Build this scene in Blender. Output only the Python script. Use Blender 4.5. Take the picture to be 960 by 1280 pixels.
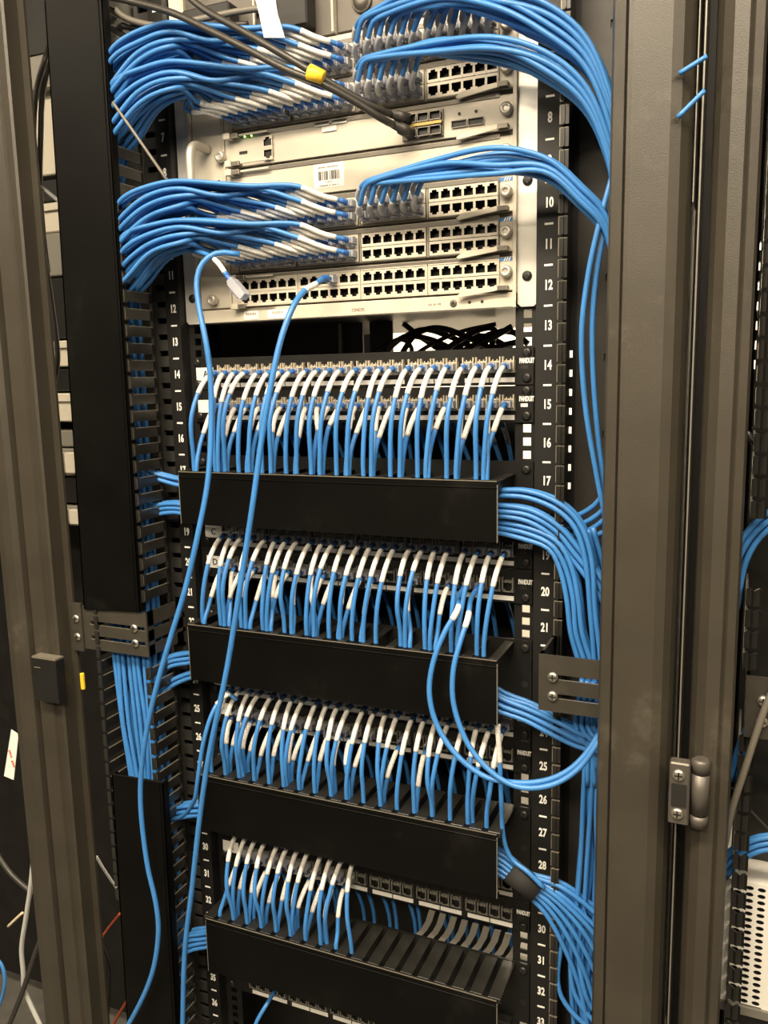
import bpy, bmesh, math, random
from mathutils import Vector, Matrix
random.seed(7)
for o in list(bpy.data.objects): bpy.data.objects.remove(o)
scene = bpy.context.scene
COL = scene.collection

# ------------------------------------------------------------------ camera
# world: X right along the rack face, Y into the rack, Z up (metres); rack unit n is centred at z = 2.1 - n * 0.04445
CAM = Vector((0.47255, -0.96424, 1.46803)); YAW, PITCH, ROLL, FPX = -0.41243, -0.16042, -0.02125, 1039.0
_f = Vector((math.sin(YAW)*math.cos(PITCH), math.cos(YAW)*math.cos(PITCH), math.sin(PITCH)))
_r0 = Vector((math.cos(YAW), -math.sin(YAW), 0)); _u0 = _r0.cross(_f)
_r = _r0*math.cos(ROLL)+_u0*math.sin(ROLL); _u = _u0*math.cos(ROLL)-_r0*math.sin(ROLL)
cam = bpy.data.cameras.new('camera'); camo = bpy.data.objects.new('camera', cam); COL.objects.link(camo)
camo.matrix_world = Matrix(((_r.x,_u.x,-_f.x,CAM.x),(_r.y,_u.y,-_f.y,CAM.y),(_r.z,_u.z,-_f.z,CAM.z),(0,0,0,1)))
cam.sensor_fit = 'VERTICAL'; cam.sensor_height = 36.0; cam.lens = FPX/1280*36.0; cam.clip_start = 0.02; cam.clip_end = 50
scene.camera = camo
def at(px, py, y):
    d = _f*FPX+_r*(px-480)-_u*(py-640); t = (y-CAM.y)/d.y
    return CAM+d*t

# ------------------------------------------------------------------ light
w = bpy.data.worlds.new('room_air'); scene.world = w; w.use_nodes = True
w.node_tree.nodes['Background'].inputs[0].default_value = (1.0, 0.9, 0.75, 1); w.node_tree.nodes['Background'].inputs[1].default_value = 0.03
vs = scene.view_settings; vs.view_transform = 'Standard'; vs.look = 'None'; vs.gamma = 1.0; vs.use_curve_mapping = False; vs.exposure = 0.0
LAMPS = []   # ceiling lights: (x, y, power)
def area(name, loc, sx, sy, power, col=(1.0, 0.84, 0.62)):
    l = bpy.data.lights.new(name, 'AREA'); l.shape = 'RECTANGLE'; l.size = sx; l.size_y = sy; l.energy = power; l.color = col
    o = bpy.data.objects.new(name, l); COL.objects.link(o); o.location = loc; return o
for lx_ in (-1.35, 0.15, 1.65):
    area('aisle_light', (lx_, -1.12, 2.62), 1.2, 0.30, 72 if lx_ == 0.15 else 26)
    area('aisle_light', (lx_, -2.30, 2.62), 1.2, 0.30, 60 if lx_ == 0.15 else 26)
area('rear_aisle_light', (-0.3, 1.45, 2.62), 1.2, 0.30, 160)
area('rear_aisle_light', (1.2, 1.45, 2.62), 1.2, 0.30, 60)

# ------------------------------------------------------------------ helpers
def lab(o, label=None, cat=None, group=None, kind=None):
    if label: o['label'] = label
    if cat: o['category'] = cat
    if group: o['group'] = group
    if kind: o['kind'] = kind
    return o
def mat(name, col, rough=0.5, metal=0.0, noise=0.0, nscale=60.0, bump=0.0, bscale=900.0, trans=0.0, emit=None, spec=0.5, coat=0.0, dust=None, alpha=1.0):
    m = bpy.data.materials.new(name); m.use_nodes = True; nt = m.node_tree; b = nt.nodes['Principled BSDF']
    b.inputs['Base Color'].default_value = (*col, 1); b.inputs['Roughness'].default_value = rough; b.inputs['Metallic'].default_value = metal
    b.inputs['Specular IOR Level'].default_value = spec; b.inputs['Transmission Weight'].default_value = trans; b.inputs['Coat Weight'].default_value = coat
    b.inputs['Alpha'].default_value = alpha
    if emit: b.inputs['Emission Color'].default_value = (*emit[0], 1); b.inputs['Emission Strength'].default_value = emit[1]
    tc = nt.nodes.new('ShaderNodeTexCoord')
    if noise or dust:
        n = nt.nodes.new('ShaderNodeTexNoise'); n.inputs['Scale'].default_value = nscale; n.inputs['Detail'].default_value = 6
        nt.links.new(tc.outputs['Object'], n.inputs['Vector'])
        r = nt.nodes.new('ShaderNodeValToRGB'); e = r.color_ramp.elements
        e[0].position = 0.35; e[1].position = 0.7
        e[0].color = (*[c*(1-noise) for c in col], 1); e[1].color = (*[min(1, c*(1+noise)) for c in col], 1)
        nt.links.new(n.outputs['Fac'], r.inputs['Fac']); last = r.outputs['Color']
        if dust:     # scuffs and dust: (colour, amount, scale)
            n2 = nt.nodes.new('ShaderNodeTexNoise'); n2.inputs['Scale'].default_value = dust[2]; n2.inputs['Detail'].default_value = 9; n2.inputs['Roughness'].default_value = 0.7
            nt.links.new(tc.outputs['Object'], n2.inputs['Vector'])
            r2 = nt.nodes.new('ShaderNodeValToRGB'); r2.color_ramp.elements[0].position = 0.58; r2.color_ramp.elements[1].position = 0.82
            r2.color_ramp.elements[1].color = (dust[1], dust[1], dust[1], 1)
            nt.links.new(n2.outputs['Fac'], r2.inputs['Fac'])
            mx = nt.nodes.new('ShaderNodeMix'); mx.data_type = 'RGBA'
            nt.links.new(r2.outputs['Color'], mx.inputs[0]); nt.links.new(last, mx.inputs[6]); mx.inputs[7].default_value = (*dust[0], 1); last = mx.outputs[2]
        nt.links.new(last, b.inputs['Base Color'])
    if bump:
        n3 = nt.nodes.new('ShaderNodeTexNoise'); n3.inputs['Scale'].default_value = bscale; n3.inputs['Detail'].default_value = 3
        nt.links.new(tc.outputs['Object'], n3.inputs['Vector'])
        bp = nt.nodes.new('ShaderNodeBump'); bp.inputs['Strength'].default_value = bump; bp.inputs['Distance'].default_value = 0.0006
        nt.links.new(n3.outputs['Fac'], bp.inputs['Height']); nt.links.new(bp.outputs['Normal'], b.inputs['Normal'])
    return m
M = {}
M['post'] = mat('cabinet_paint', (0.040, 0.0345, 0.0255), 0.42, noise=0.12, nscale=14, bump=0.35, bscale=1100, dust=((0.17, 0.155, 0.125), 0.6, 6.0))
M['black'] = mat('black_steel', (0.009, 0.0088, 0.008), 0.45, noise=0.25, nscale=20, bump=0.12, bscale=1500, dust=((0.05, 0.047, 0.042), 0.3, 12.0), spec=0.35)
M['finger'] = mat('black_finger_plastic', (0.016, 0.0155, 0.0135), 0.32, noise=0.2, nscale=40, dust=((0.09, 0.085, 0.075), 0.35, 25.0))
M['cover'] = mat('black_cover_plastic', (0.0036, 0.0035, 0.0032), 0.42, noise=0.25, nscale=8, bump=0.05, bscale=800, dust=((0.028, 0.026, 0.023), 0.3, 9.0), spec=0.08)
M['bracket'] = mat('bracket_paint', (0.036, 0.032, 0.025), 0.48, noise=0.15, nscale=30, bump=0.25, bscale=1200)
M['edge'] = mat('worn_steel_edge', (0.42, 0.38, 0.31), 0.4, metal=0.8)
M['rail'] = mat('rail_paint', (0.010, 0.0098, 0.009), 0.5, noise=0.15, nscale=25, bump=0.2, bscale=1500, spec=0.35)
M['white'] = mat('white_print', (0.85, 0.83, 0.78), 0.6)
M['paper'] = mat('white_label_paper', (0.82, 0.80, 0.75), 0.55, noise=0.03, nscale=80)
M['ink'] = mat('black_ink', (0.03, 0.03, 0.03), 0.7)
M['grey_ink'] = mat('grey_ink', (0.22, 0.20, 0.17), 0.7)
M['chassis'] = mat('beige_switch_paint', (0.56, 0.515, 0.425), 0.36, metal=0.0, noise=0.04, nscale=30, bump=0.05, bscale=2500)
M['ear'] = mat('brushed_zinc_steel', (0.80, 0.78, 0.73), 0.30, metal=0.35, noise=0.08, nscale=15)
M['card_lip'] = mat('grey_card_lip', (0.15, 0.138, 0.118), 0.4, metal=0.5)
M['dark'] = mat('socket_dark', (0.012, 0.011, 0.010), 0.55)
M['gold'] = mat('yellow_lit_edge', (0.30, 0.22, 0.08), 0.4, metal=0.8)  # yellow light on the port edges, put into the colour
M['screw'] = mat('zinc_screw', (0.60, 0.56, 0.47), 0.3, metal=0.9)
M['knob'] = mat('grey_knob', (0.50, 0.47, 0.41), 0.35, metal=0.5)
M['blackscrew'] = mat('black_screw', (0.03, 0.029, 0.027), 0.35, metal=0.5)
M['blue'] = mat('blue_cable_jacket', (0.045, 0.200, 0.520), 0.40, noise=0.08, nscale=30)
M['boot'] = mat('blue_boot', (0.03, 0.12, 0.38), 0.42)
M['sleeve'] = mat('white_wire_label', (0.74, 0.72, 0.675), 0.5, noise=0.22, nscale=700)
M['plug'] = mat('clear_plug_plastic', (0.70, 0.72, 0.80), 0.18, trans=0.55)
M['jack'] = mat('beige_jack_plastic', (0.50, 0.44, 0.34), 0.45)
M['dpsu'] = mat('dark_grey_psu', (0.10, 0.09, 0.078), 0.4, metal=0.4, noise=0.1, nscale=30)
M['blkcable'] = mat('black_rubber_cable', (0.035, 0.032, 0.028), 0.42)
M['greycable'] = mat('grey_cable', (0.16, 0.145, 0.12), 0.45)
M['palecable'] = mat('pale_grey_cable', (0.45, 0.46, 0.44), 0.45)
M['orange'] = mat('orange_fibre', (0.75, 0.13, 0.05), 0.4)
M['yellow'] = mat('yellow_tape', (0.95, 0.60, 0.04), 0.45)
M['green'] = mat('green_led', (0.2, 0.9, 0.1), 0.4, emit=((0.35, 1.0, 0.12), 6))
M['badge'] = mat('blue_badge', (0.05, 0.17, 0.42), 0.4)
M['shaded_boot'] = mat('shaded_blue_boot', (0.012, 0.035, 0.11), 0.42)  # blue boot darkened to carry the shade under the trays
M['lip'] = mat('rubbed_edge_highlight', (0.20, 0.18, 0.14), 0.35, metal=0.3)  # highlight of worn, glossy edges put into the colour
M['vfinger'] = mat('black_duct_finger', (0.017, 0.0162, 0.0142), 0.28, noise=0.25, nscale=40, dust=((0.10, 0.094, 0.08), 0.4, 30.0))
M['strip'] = mat('grey_black_strip', (0.040, 0.038, 0.034), 0.32, noise=0.2, nscale=30)
M['clearboot'] = mat('milky_boot', (0.62, 0.62, 0.64), 0.3, trans=0.3)
M['wallf'] = mat('dark_unseen_wall', (0.05, 0.047, 0.04), 0.6, noise=0.2, nscale=3)  # unseen walls kept dark to cut the ambient light
M['wallp'] = mat('pale_wall_paint', (0.72, 0.68, 0.60), 0.8, noise=0.04, nscale=4, bump=0.1, bscale=200)
M['floorp'] = mat('raised_floor_tile', (0.10, 0.095, 0.085), 0.5, noise=0.15, nscale=30)
M['ceilp'] = mat('ceiling_tile', (0.70, 0.67, 0.60), 0.9, noise=0.1, nscale=80)
M['lampglass'] = mat('lamp_diffuser', (0.9, 0.88, 0.8), 0.5, emit=((1.0, 0.87, 0.68), 4))
M['cream'] = mat('cream_equipment', (0.55, 0.51, 0.42), 0.5, metal=0.1)
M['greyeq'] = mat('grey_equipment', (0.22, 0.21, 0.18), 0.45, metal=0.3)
M['whiteeq'] = mat('white_perforated_steel', (0.80, 0.78, 0.72), 0.45)
M['tape'] = mat('worn_velcro', (0.012, 0.0115, 0.011), 0.8)
M['tan'] = mat('tan_tape', (0.62, 0.52, 0.36), 0.6)

class MB:
    def __init__(s): s.v = []; s.f = []; s.m = []; s.sm = []
    def add(s, vs, fs, mi=0, smooth=False):
        k = len(s.v); s.v += [Vector(v) for v in vs]
        for f in fs: s.f.append([i+k for i in f]); s.m.append(mi); s.sm.append(smooth)
        return s
    def box(s, x0, x1, y0, y1, z0, z1, mi=0):
        return s.add([(x0,y0,z0),(x1,y0,z0),(x1,y1,z0),(x0,y1,z0),(x0,y0,z1),(x1,y0,z1),(x1,y1,z1),(x0,y1,z1)],
                     [(3,2,1,0),(4,5,6,7),(0,1,5,4),(1,2,6,5),(2,3,7,6),(3,0,4,7)], mi)
    def hexa(s, p, mi=0):     # eight corners: bottom four then top four
        return s.add(p, [(3,2,1,0),(4,5,6,7),(0,1,5,4),(1,2,6,5),(2,3,7,6),(3,0,4,7)], mi)
    def prism(s, pts, axis, a, b, mi=0, smooth=False):     # pts 2D in the two other axes in order xyz
        def mk(p, t):
            return {'x': (t, p[0], p[1]), 'y': (p[0], t, p[1]), 'z': (p[0], p[1], t)}[axis]
        n = len(pts); vs_ = [mk(p, a) for p in pts]+[mk(p, b) for p in pts]
        fs = [tuple(range(n-1, -1, -1)), tuple(range(n, 2*n))]
        s.add(vs_, fs, mi); k = len(s.v)-2*n
        for i in range(n):
            j = (i+1) % n; s.f.append([k+i, k+j, k+n+j, k+n+i]); s.m.append(mi); s.sm.append(smooth)
        return s
    def lathe(s, c, axis, prof, n=16, mi=0, smooth=True):     # prof (radius, offset along axis)
        c = Vector(c); ax = {'x': 0, 'y': 1, 'z': 2}[axis]; o1, o2 = (ax+1) % 3, (ax+2) % 3; vs_ = []
        for r, t in prof:
            for i in range(n):
                v = [0, 0, 0]; v[ax] = t; v[o1] = r*math.cos(2*math.pi*i/n); v[o2] = r*math.sin(2*math.pi*i/n); vs_.append(c+Vector(v))
        fs = [(a*n+i, a*n+(i+1) % n, (a+1)*n+(i+1) % n, (a+1)*n+i) for a in range(len(prof)-1) for i in range(n)]
        s.add(vs_, fs, mi, smooth); k = len(s.v)-len(vs_)
        s.f.append([k+i for i in range(n-1, -1, -1)]); s.m.append(mi); s.sm.append(False)
        s.f.append([k+(len(prof)-1)*n+i for i in range(n)]); s.m.append(mi); s.sm.append(False)
        return s
    def tube(s, pts, r, n=8, mi=0, cap=True):
        m = len(pts); rs = r if isinstance(r, (list, tuple)) else [r]*m; T = []
        for i in range(m):
            a = pts[max(0, i-1)]; b = pts[min(m-1, i+1)]; t = (b-a); T.append(t.normalized() if t.length > 1e-9 else Vector((0,0,1)))
        nrm = T[0].orthogonal().normalized(); vs_ = []
        for i in range(m):
            nrm = (nrm-T[i]*nrm.dot(T[i])); nrm = nrm.normalized() if nrm.length > 1e-6 else T[i].orthogonal().normalized()
            bn = T[i].cross(nrm)
            for j in range(n):
                a = 2*math.pi*j/n; vs_.append(pts[i]+(nrm*math.cos(a)+bn*math.sin(a))*rs[i])
        fs = [(a*n+i, a*n+(i+1) % n, (a+1)*n+(i+1) % n, (a+1)*n+i) for a in range(m-1) for i in range(n)]
        s.add(vs_, fs, mi, True); k = len(s.v)-len(vs_)
        if cap:
            s.f.append([k+i for i in range(n-1, -1, -1)]); s.m.append(mi); s.sm.append(False)
            s.f.append([k+(m-1)*n+i for i in range(n)]); s.m.append(mi); s.sm.append(False)
        return s
    def grid(s, xs, zs, hole, y0, depth, mf=0, mw=1, mb=1, back=True):
        # a front at y0 facing -Y, cut into cells; hole(i, j) cells are sunk by depth (closed by a back, or left open)
        nx, nz = len(xs)-1, len(zs)-1; H = [[bool(hole(i, j)) for j in range(nz)] for i in range(nx)]
        for i in range(nx):
            for j in range(nz):
                x0, x1, z0, z1 = xs[i], xs[i+1], zs[j], zs[j+1]; y = y0
                if H[i][j]:
                    y = y0+depth
                    for (di, dj, a, b) in ((-1,0,(x0,z0),(x0,z1)), (1,0,(x1,z1),(x1,z0)), (0,-1,(x1,z0),(x0,z0)), (0,1,(x0,z1),(x1,z1))):
                        ii, jj = i+di, j+dj
                        if not (0 <= ii < nx and 0 <= jj < nz) or not H[ii][jj]:
                            s.add([(a[0],y0,a[1]),(b[0],y0,b[1]),(b[0],y,b[1]),(a[0],y,a[1])], [(0,1,2,3)], mw)
                    if not back: continue
                    s.add([(x0,y,z0),(x1,y,z0),(x1,y,z1),(x0,y,z1)], [(0,1,2,3)], mb)
                else:
                    s.add([(x0,y,z0),(x1,y,z0),(x1,y,z1),(x0,y,z1)], [(0,1,2,3)], mf)
        return s
    def mesh(s, name, mats, bevel=0.0, center=True, merge=False):
        if center and s.v:
            lo = Vector([min(v[i] for v in s.v) for i in range(3)]); hi = Vector([max(v[i] for v in s.v) for i in range(3)]); c = (lo+hi)/2
        else: c = Vector((0, 0, 0))
        me = bpy.data.meshes.new(name); me.from_pydata([v-c for v in s.v], [], s.f)
        for m in (mats if isinstance(mats, (list, tuple)) else [mats]): me.materials.append(M[m])
        me.polygons.foreach_set('material_index', s.m); me.polygons.foreach_set('use_smooth', s.sm); me.update()
        if bevel or merge:
            bm = bmesh.new(); bm.from_mesh(me)
            if merge: bmesh.ops.remove_doubles(bm, verts=bm.verts, dist=1e-6)
            if bevel:
                ed = [e for e in bm.edges if len(e.link_faces) == 2 and e.calc_face_angle(0) > 0.6]
                bmesh.ops.bevel(bm, geom=ed, offset=bevel, segments=1, affect='EDGES', clamp_overlap=True)
            bm.to_mesh(me); bm.free()
        return me, c
WL = {}     # world position of every object, as none of the parents is turned
def put(me, name, loc, parent=None, rot=None, scale=None):
    o = bpy.data.objects.new(name, me); COL.objects.link(o); loc = Vector(loc)
    if parent: o.parent = parent; o.location = loc-WL[parent.name]
    else: o.location = loc
    WL[o.name] = loc.copy()
    if rot: o.rotation_euler = rot
    if scale: o.scale = scale
    return o
def build(mb, name, mats, parent=None, bevel=0.0, merge=False):
    me, c = mb.mesh(name, mats, bevel, merge=merge); return put(me, name, c, parent)
def empty(name, loc, label=None, cat=None, group=None):
    o = bpy.data.objects.new(name, None); COL.objects.link(o); o.location = loc; o.empty_display_size = 0.05; WL[o.name] = Vector(loc); return lab(o, label, cat, group)
def shared(mb, name, mats, bevel=0.0):
    return mb.mesh(name, mats, bevel, center=False)[0]
_txt = {}
def text_mesh(s, size, m, sx=0.75, ext=0.0002, bold=0.0):
    key = (s, size, m, sx, bold)
    if key in _txt: return _txt[key]
    cu = bpy.data.curves.new('lettering', 'FONT'); cu.body = s; cu.size = size; cu.extrude = ext; cu.offset = bold; cu.align_x = 'CENTER'; cu.align_y = 'CENTER'; cu.resolution_u = 3
    o = bpy.data.objects.new('lettering', cu); COL.objects.link(o); dg = bpy.context.evaluated_depsgraph_get()
    me = bpy.data.meshes.new_from_object(o.evaluated_get(dg)); COL.objects.unlink(o); bpy.data.objects.remove(o)
    R = Matrix.Rotation(math.pi/2, 4, 'X') @ Matrix.Diagonal((sx, 1, 1, 1)); me.transform(R); me.materials.clear(); me.materials.append(M[m]); me.name = 'lettering'
    _txt[key] = me; return me
def print_row(w_, h_, m, seed=1):
    r_ = random.Random(seed); mb = MB(); x = -w_/2
    while x < w_/2:
        k_ = r_.uniform(0.25, 0.6)*h_
        if r_.random() < 0.85: mb.box(x, x+k_, -0.0002, 0, -h_/2*r_.uniform(0.6, 1.0), h_/2*r_.uniform(0.6, 1.0))
        x += k_+0.22*h_
    return shared(mb, 'print', m)
def smooth(P, step=0.006):
    # Catmull-Rom through the points, evenly resampled
    P = [Vector(p) for p in P]; Q = []
    for i in range(len(P)-1):
        p0 = P[i-1] if i else P[0]*2-P[1]; p1, p2 = P[i], P[i+1]; p3 = P[i+2] if i+2 < len(P) else P[-1]*2-P[-2]
        d = (p2-p1).length; n = max(2, int(d/step*2))
        # tangents scaled to the length of this span, so uneven spacing does not overshoot
        t1 = (p2-p0); t2 = (p3-p1)
        t1 = t1.normalized()*min(d, (p1-p0).length*1.6+1e-6) if t1.length > 1e-9 else t1
        t2 = t2.normalized()*min(d, (p3-p2).length*1.6+1e-6) if t2.length > 1e-9 else t2
        for k in range(n):
            t = k/n; h1 = 2*t**3-3*t*t+1; h2 = t**3-2*t*t+t; h3 = -2*t**3+3*t*t; h4 = t**3-t*t
            Q.append(p1*h1+t1*h2+p2*h3+t2*h4)
    Q.append(P[-1]); out = [Q[0]]; acc = 0.0
    L = [0.0]
    for a, b in zip(Q, Q[1:]): L.append(L[-1]+(b-a).length)
    tot = L[-1]; n = max(2, int(tot/step)); j = 0; out = []
    for k in range(n+1):
        s_ = tot*k/n
        while j < len(L)-2 and L[j+1] < s_: j += 1
        t = 0 if L[j+1] == L[j] else (s_-L[j])/(L[j+1]-L[j]); out.append(Q[j].lerp(Q[j+1], min(1, t)))
    return out, tot
def cut(pts, tot, a, b):
    n = len(pts)-1; i0 = max(0, int(round(a/tot*n))); i1 = min(n, max(i0+1, int(round(b/tot*n)))); return pts[i0:i1+1]
ORD = ['first','second','third','fourth','fifth','sixth','seventh','eighth','ninth','tenth','eleventh','twelfth','thirteenth','fourteenth','fifteenth','sixteenth',
       'seventeenth','eighteenth','nineteenth','twentieth','twenty-first','twenty-second','twenty-third','twenty-fourth']
U = 0.04445
def zu(u): return 2.1-u*U

# ------------------------------------------------------------------ the room
def struct(mb, name, m): return lab(build(mb, name, m), kind='structure')
struct(MB().box(-3.2, 3.2, -3.4, 2.2, -0.05, 0.0), 'floor', 'floorp')
struct(MB().box(-3.2, 3.2, -3.4, 2.2, 2.65, 2.70), 'ceiling', 'ceilp')
struct(MB().box(-3.2, 3.2, 2.2, 2.25, 0, 2.65), 'wall_back', 'wallp')
struct(MB().box(-3.2, 3.2, -3.45, -3.4, 0, 2.65), 'wall_front', 'wallf')
struct(MB().box(-3.25, -3.2, -3.4, 2.2, 0, 2.65), 'wall_left', 'wallf')
struct(MB().box(3.2, 3.25, -3.4, 2.2, 0, 2.65), 'wall_right', 'wallf')
for k, (lx, ly, nm) in enumerate([(x_, y_, '%s of the %s front row' % (p_, q_)) for y_, q_ in ((-1.12, 'nearer'), (-2.30, 'farther')) for x_, p_ in ((-1.35, 'leftmost'), (0.15, 'middle'), (1.65, 'rightmost'))]
                                 +[(-0.3, 1.45, 'over the rear aisle'), (1.2, 1.45, 'at the right end of the rear aisle')]):
    t = empty('ceiling_light', (lx, ly, 2.65), 'white ceiling light panel, '+nm, 'ceiling light', 'ceiling lights')
    fr = MB()
    for a in (-1, 1):
        fr.box(lx+a*0.625-0.02, lx+a*0.625+0.02, ly-0.19, ly+0.19, 2.622, 2.65); fr.box(lx-0.605, lx+0.605, ly+a*0.17-0.02, ly+a*0.17+0.02, 2.622, 2.65)
    build(fr, 'frame', 'whiteeq', t); build(MB().box(lx-0.605, lx+0.605, ly-0.15, ly+0.15, 2.635, 2.65), 'diffuser', 'lampglass', t)

# ------------------------------------------------------------------ cabinets
def post_profile(sgn, x_in, x_out, yf=-0.146):
    # inner facet, fold, broad front face, rounded outer corner
    p = [(x_in, -0.05), (x_in, yf+0.014), (x_in+0.003, yf+0.007), (x_in+0.013, yf+0.003), (x_in+0.0145, yf+0.006), (x_in+0.016, yf+0.0005), (x_in+0.020, yf),
         (x_out-0.018, yf), (x_out-0.009, yf+0.004), (x_out-0.003, yf+0.012), (x_out, yf+0.024), (x_out, -0.05)]
    return p if sgn > 0 else [(-x, y) for x, y in reversed(p)]
cab = empty('server_cabinet', (0, 0, 0), 'dark grey open server cabinet holding the switch and patch panels', 'cabinet')
build(MB().prism(post_profile(1, 0.345, 0.4165), 'z', 0.03, 2.2), 'post', 'post', cab)
build(MB().prism([(-0.461,-0.065), (-0.461,-0.100), (-0.459,-0.1065), (-0.434,-0.1065), (-0.432,-0.103), (-0.4165,-0.1075), (-0.4135,-0.105), (-0.4135,-0.083), (-0.403,-0.083), (-0.403,-0.079), (-0.4135,-0.079), (-0.428,-0.065)], 'z', 0.03, 2.2), 'post', 'post', cab)
build(MB().box(-0.416, 0.416, -0.12, 0.86, 2.16, 2.2), 'top_panel', 'post', cab)
build(MB().box(-0.416, 0.416, -0.12, 0.86, 0.0, 0.05), 'base', 'post', cab)
for sx in (-1, 1):
    build(MB().box(sx*0.38-0.03, sx*0.38+0.03, 0.80, 0.86, 0.05, 2.16), 'rear_post', 'post', cab)

# numbered mounting rails: a strip with square holes behind the equipment and, proud of it, the printed strip
SM_MARK = shared(MB().box(-0.0048, 0.0048, -0.0004, 0, -0.0011, 0.0011), 'unit_mark', 'white')
def rail(sx):
    mb = MB(); zs = [0.30]; z = zu(40)
    while z < 2.12:
        for off in (-0.01587, 0.0, 0.01587): zs += [z+off-0.0048, z+off+0.0048]
        z += U
    zs.append(2.16); xs = sorted([sx*0.218, sx*0.2275, sx*0.2375, sx*0.2465])
    mb.grid(xs, zs, lambda i, j: i == 1 and j % 2 == 1, 0.0145, 0.0025, 0, 0, 0, back=False)
    a, b = sorted((sx*0.2465, 0.2775 if sx > 0 else -0.2695))
    mb.box(a, b, -0.004, 0.0185, 0.30, 2.16); a, b = sorted((sx*0.2465, sx*0.2495)); mb.box(a, b, 0.0185, 0.09, 0.30, 2.16)
    r = build(mb, 'mounting_rail', ['rail'], cab)
    for u in range(3, 40):
        z = zu(u); x = 0.2605 if sx > 0 else -0.2570
        put(text_mesh(str(u), 0.0150, 'white', 0.66, bold=0.00045), 'unit_number', (x, -0.0043, z), r); put(SM_MARK, 'unit_mark', (x, -0.004, z-U/2), r)
    return r
rail(1); rail(-1)
def screw_mesh(r, m, name='screw'):
    mb = MB().lathe((0,0,0), 'y', [(r, 0.0), (r, -0.0010), (r*0.8, -0.0024), (r*0.4, -0.0030)], 14)
    d = r*0.62; t = r*0.13
    mb.box(-d, d, -0.0034, -0.0028, -t, t, 1); mb.box(-t, t, -0.0034, -0.0028, -d, d, 1)
    return shared(mb, name, [m, 'dark'])
SM_SCREW = screw_mesh(0.0060, 'screw'); SM_BSCREW = screw_mesh(0.0058, 'blackscrew')
# rear of the rails: the uprights half way back and the cross bar that shows between switch and patch panels
for x in (-0.245, 0.245): build(MB().box(x-0.012, x+0.012, 0.60, 0.63, 0.05, 2.16), 'rear_rail', 'rail', cab)
# slotted brackets tying the cable ducts to the posts
def slot_plate(x0, x1, z0, z1, slots, y, th, sx):
    xs = sorted({x0, x1, *[v for s in slots for v in s[:2]]}); zs = sorted({z0, z1, *[v for s in slots for v in s[2:]]})
    def hole(i, j):
        cx = (xs[i]+xs[i+1])/2; cz = (zs[j]+zs[j+1])/2
        return any(s[0] < cx < s[1] and s[2] < cz < s[3] for s in slots)
    mb = MB().grid(xs, zs, hole, y, th, 0, 1, 0, back=False)
    mb.add([(x0,y+th,z0),(x1,y+th,z0),(x1,y+th,z1),(x0,y+th,z1)], [], 0)
    for i in range(len(xs)-1):
        for j in range(len(zs)-1):
            if not hole(i, j): mb.add([(xs[i],y+th,zs[j]),(xs[i],y+th,zs[j+1]),(xs[i+1],y+th,zs[j+1]),(xs[i+1],y+th,zs[j])], [(0,1,2,3)], 0)
    for a, b in (((x0,z0),(x1,z0)), ((x1,z0),(x1,z1)), ((x1,z1),(x0,z1)), ((x0,z1),(x0,z0))):
        mb.add([(a[0],y,a[1]),(b[0],y,b[1]),(b[0],y+th,b[1]),(a[0],y+th,a[1])], [(3,2,1,0)], 0)
    return mb
def bracket(parent, sx, xi, xo, z0, z1, y, tab, screws):
    a, b = sorted((xi, xo)); h = z1-z0
    sl = [(a+0.012, b-0.004, z0+h*0.24, z0+h*0.33), (a+0.012, b-0.004, z0+h*0.58, z0+h*0.67)]
    mb = slot_plate(a, b, z0, z1, sl, y, 0.003, sx)
    # the leg folded back along the duct
    xl, xr = sorted((xi, xi+sx*0.003))
    for (za, zb) in ((z0, z0+h*0.24), (z0+h*0.33, z0+h*0.58), (z0+h*0.67, z1)): mb.box(xl, xr, y+0.003, -0.006, za, zb)
    mb.box(xl, xr, -0.02, -0.006, z0, z1)
    mb.box(xl, xr, y+0.003, y+0.015, z0, z1)
    if tab: mb.box(*sorted((xo, xo+sx*tab)), y-0.003, y, z0-0.004, z1+0.004)
    br = build(mb, 'bracket', ['bracket', 'edge'], parent)
    for x, zf in screws: put(SM_SCREW, 'screw', (x, y-0.0005 if abs(x) < abs(xo) else y-0.003, z0+h*zf), br)
    return br
bracket(cab, 1, 0.272, 0.362, 1.096, 1.161, -0.085, 0, [(0.2880, 0.285), (0.2880, 0.625)])
bracket(cab, -1, -0.272, -0.385, 1.093, 1.156, -0.085, 0.02, [(-0.2930, 0.285), (-0.2930, 0.625), (-0.3945, 0.27), (-0.3945, 0.70)])
# latch keeper on the left post
ka = at(40, 822, -0.122); kb = at(74, 880, -0.122)
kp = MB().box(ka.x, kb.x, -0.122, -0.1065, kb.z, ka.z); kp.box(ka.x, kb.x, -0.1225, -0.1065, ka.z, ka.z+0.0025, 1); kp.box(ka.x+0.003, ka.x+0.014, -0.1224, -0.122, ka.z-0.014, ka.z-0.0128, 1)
build(kp, 'latch_keeper', ['rail', 'lip'], cab)

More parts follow.
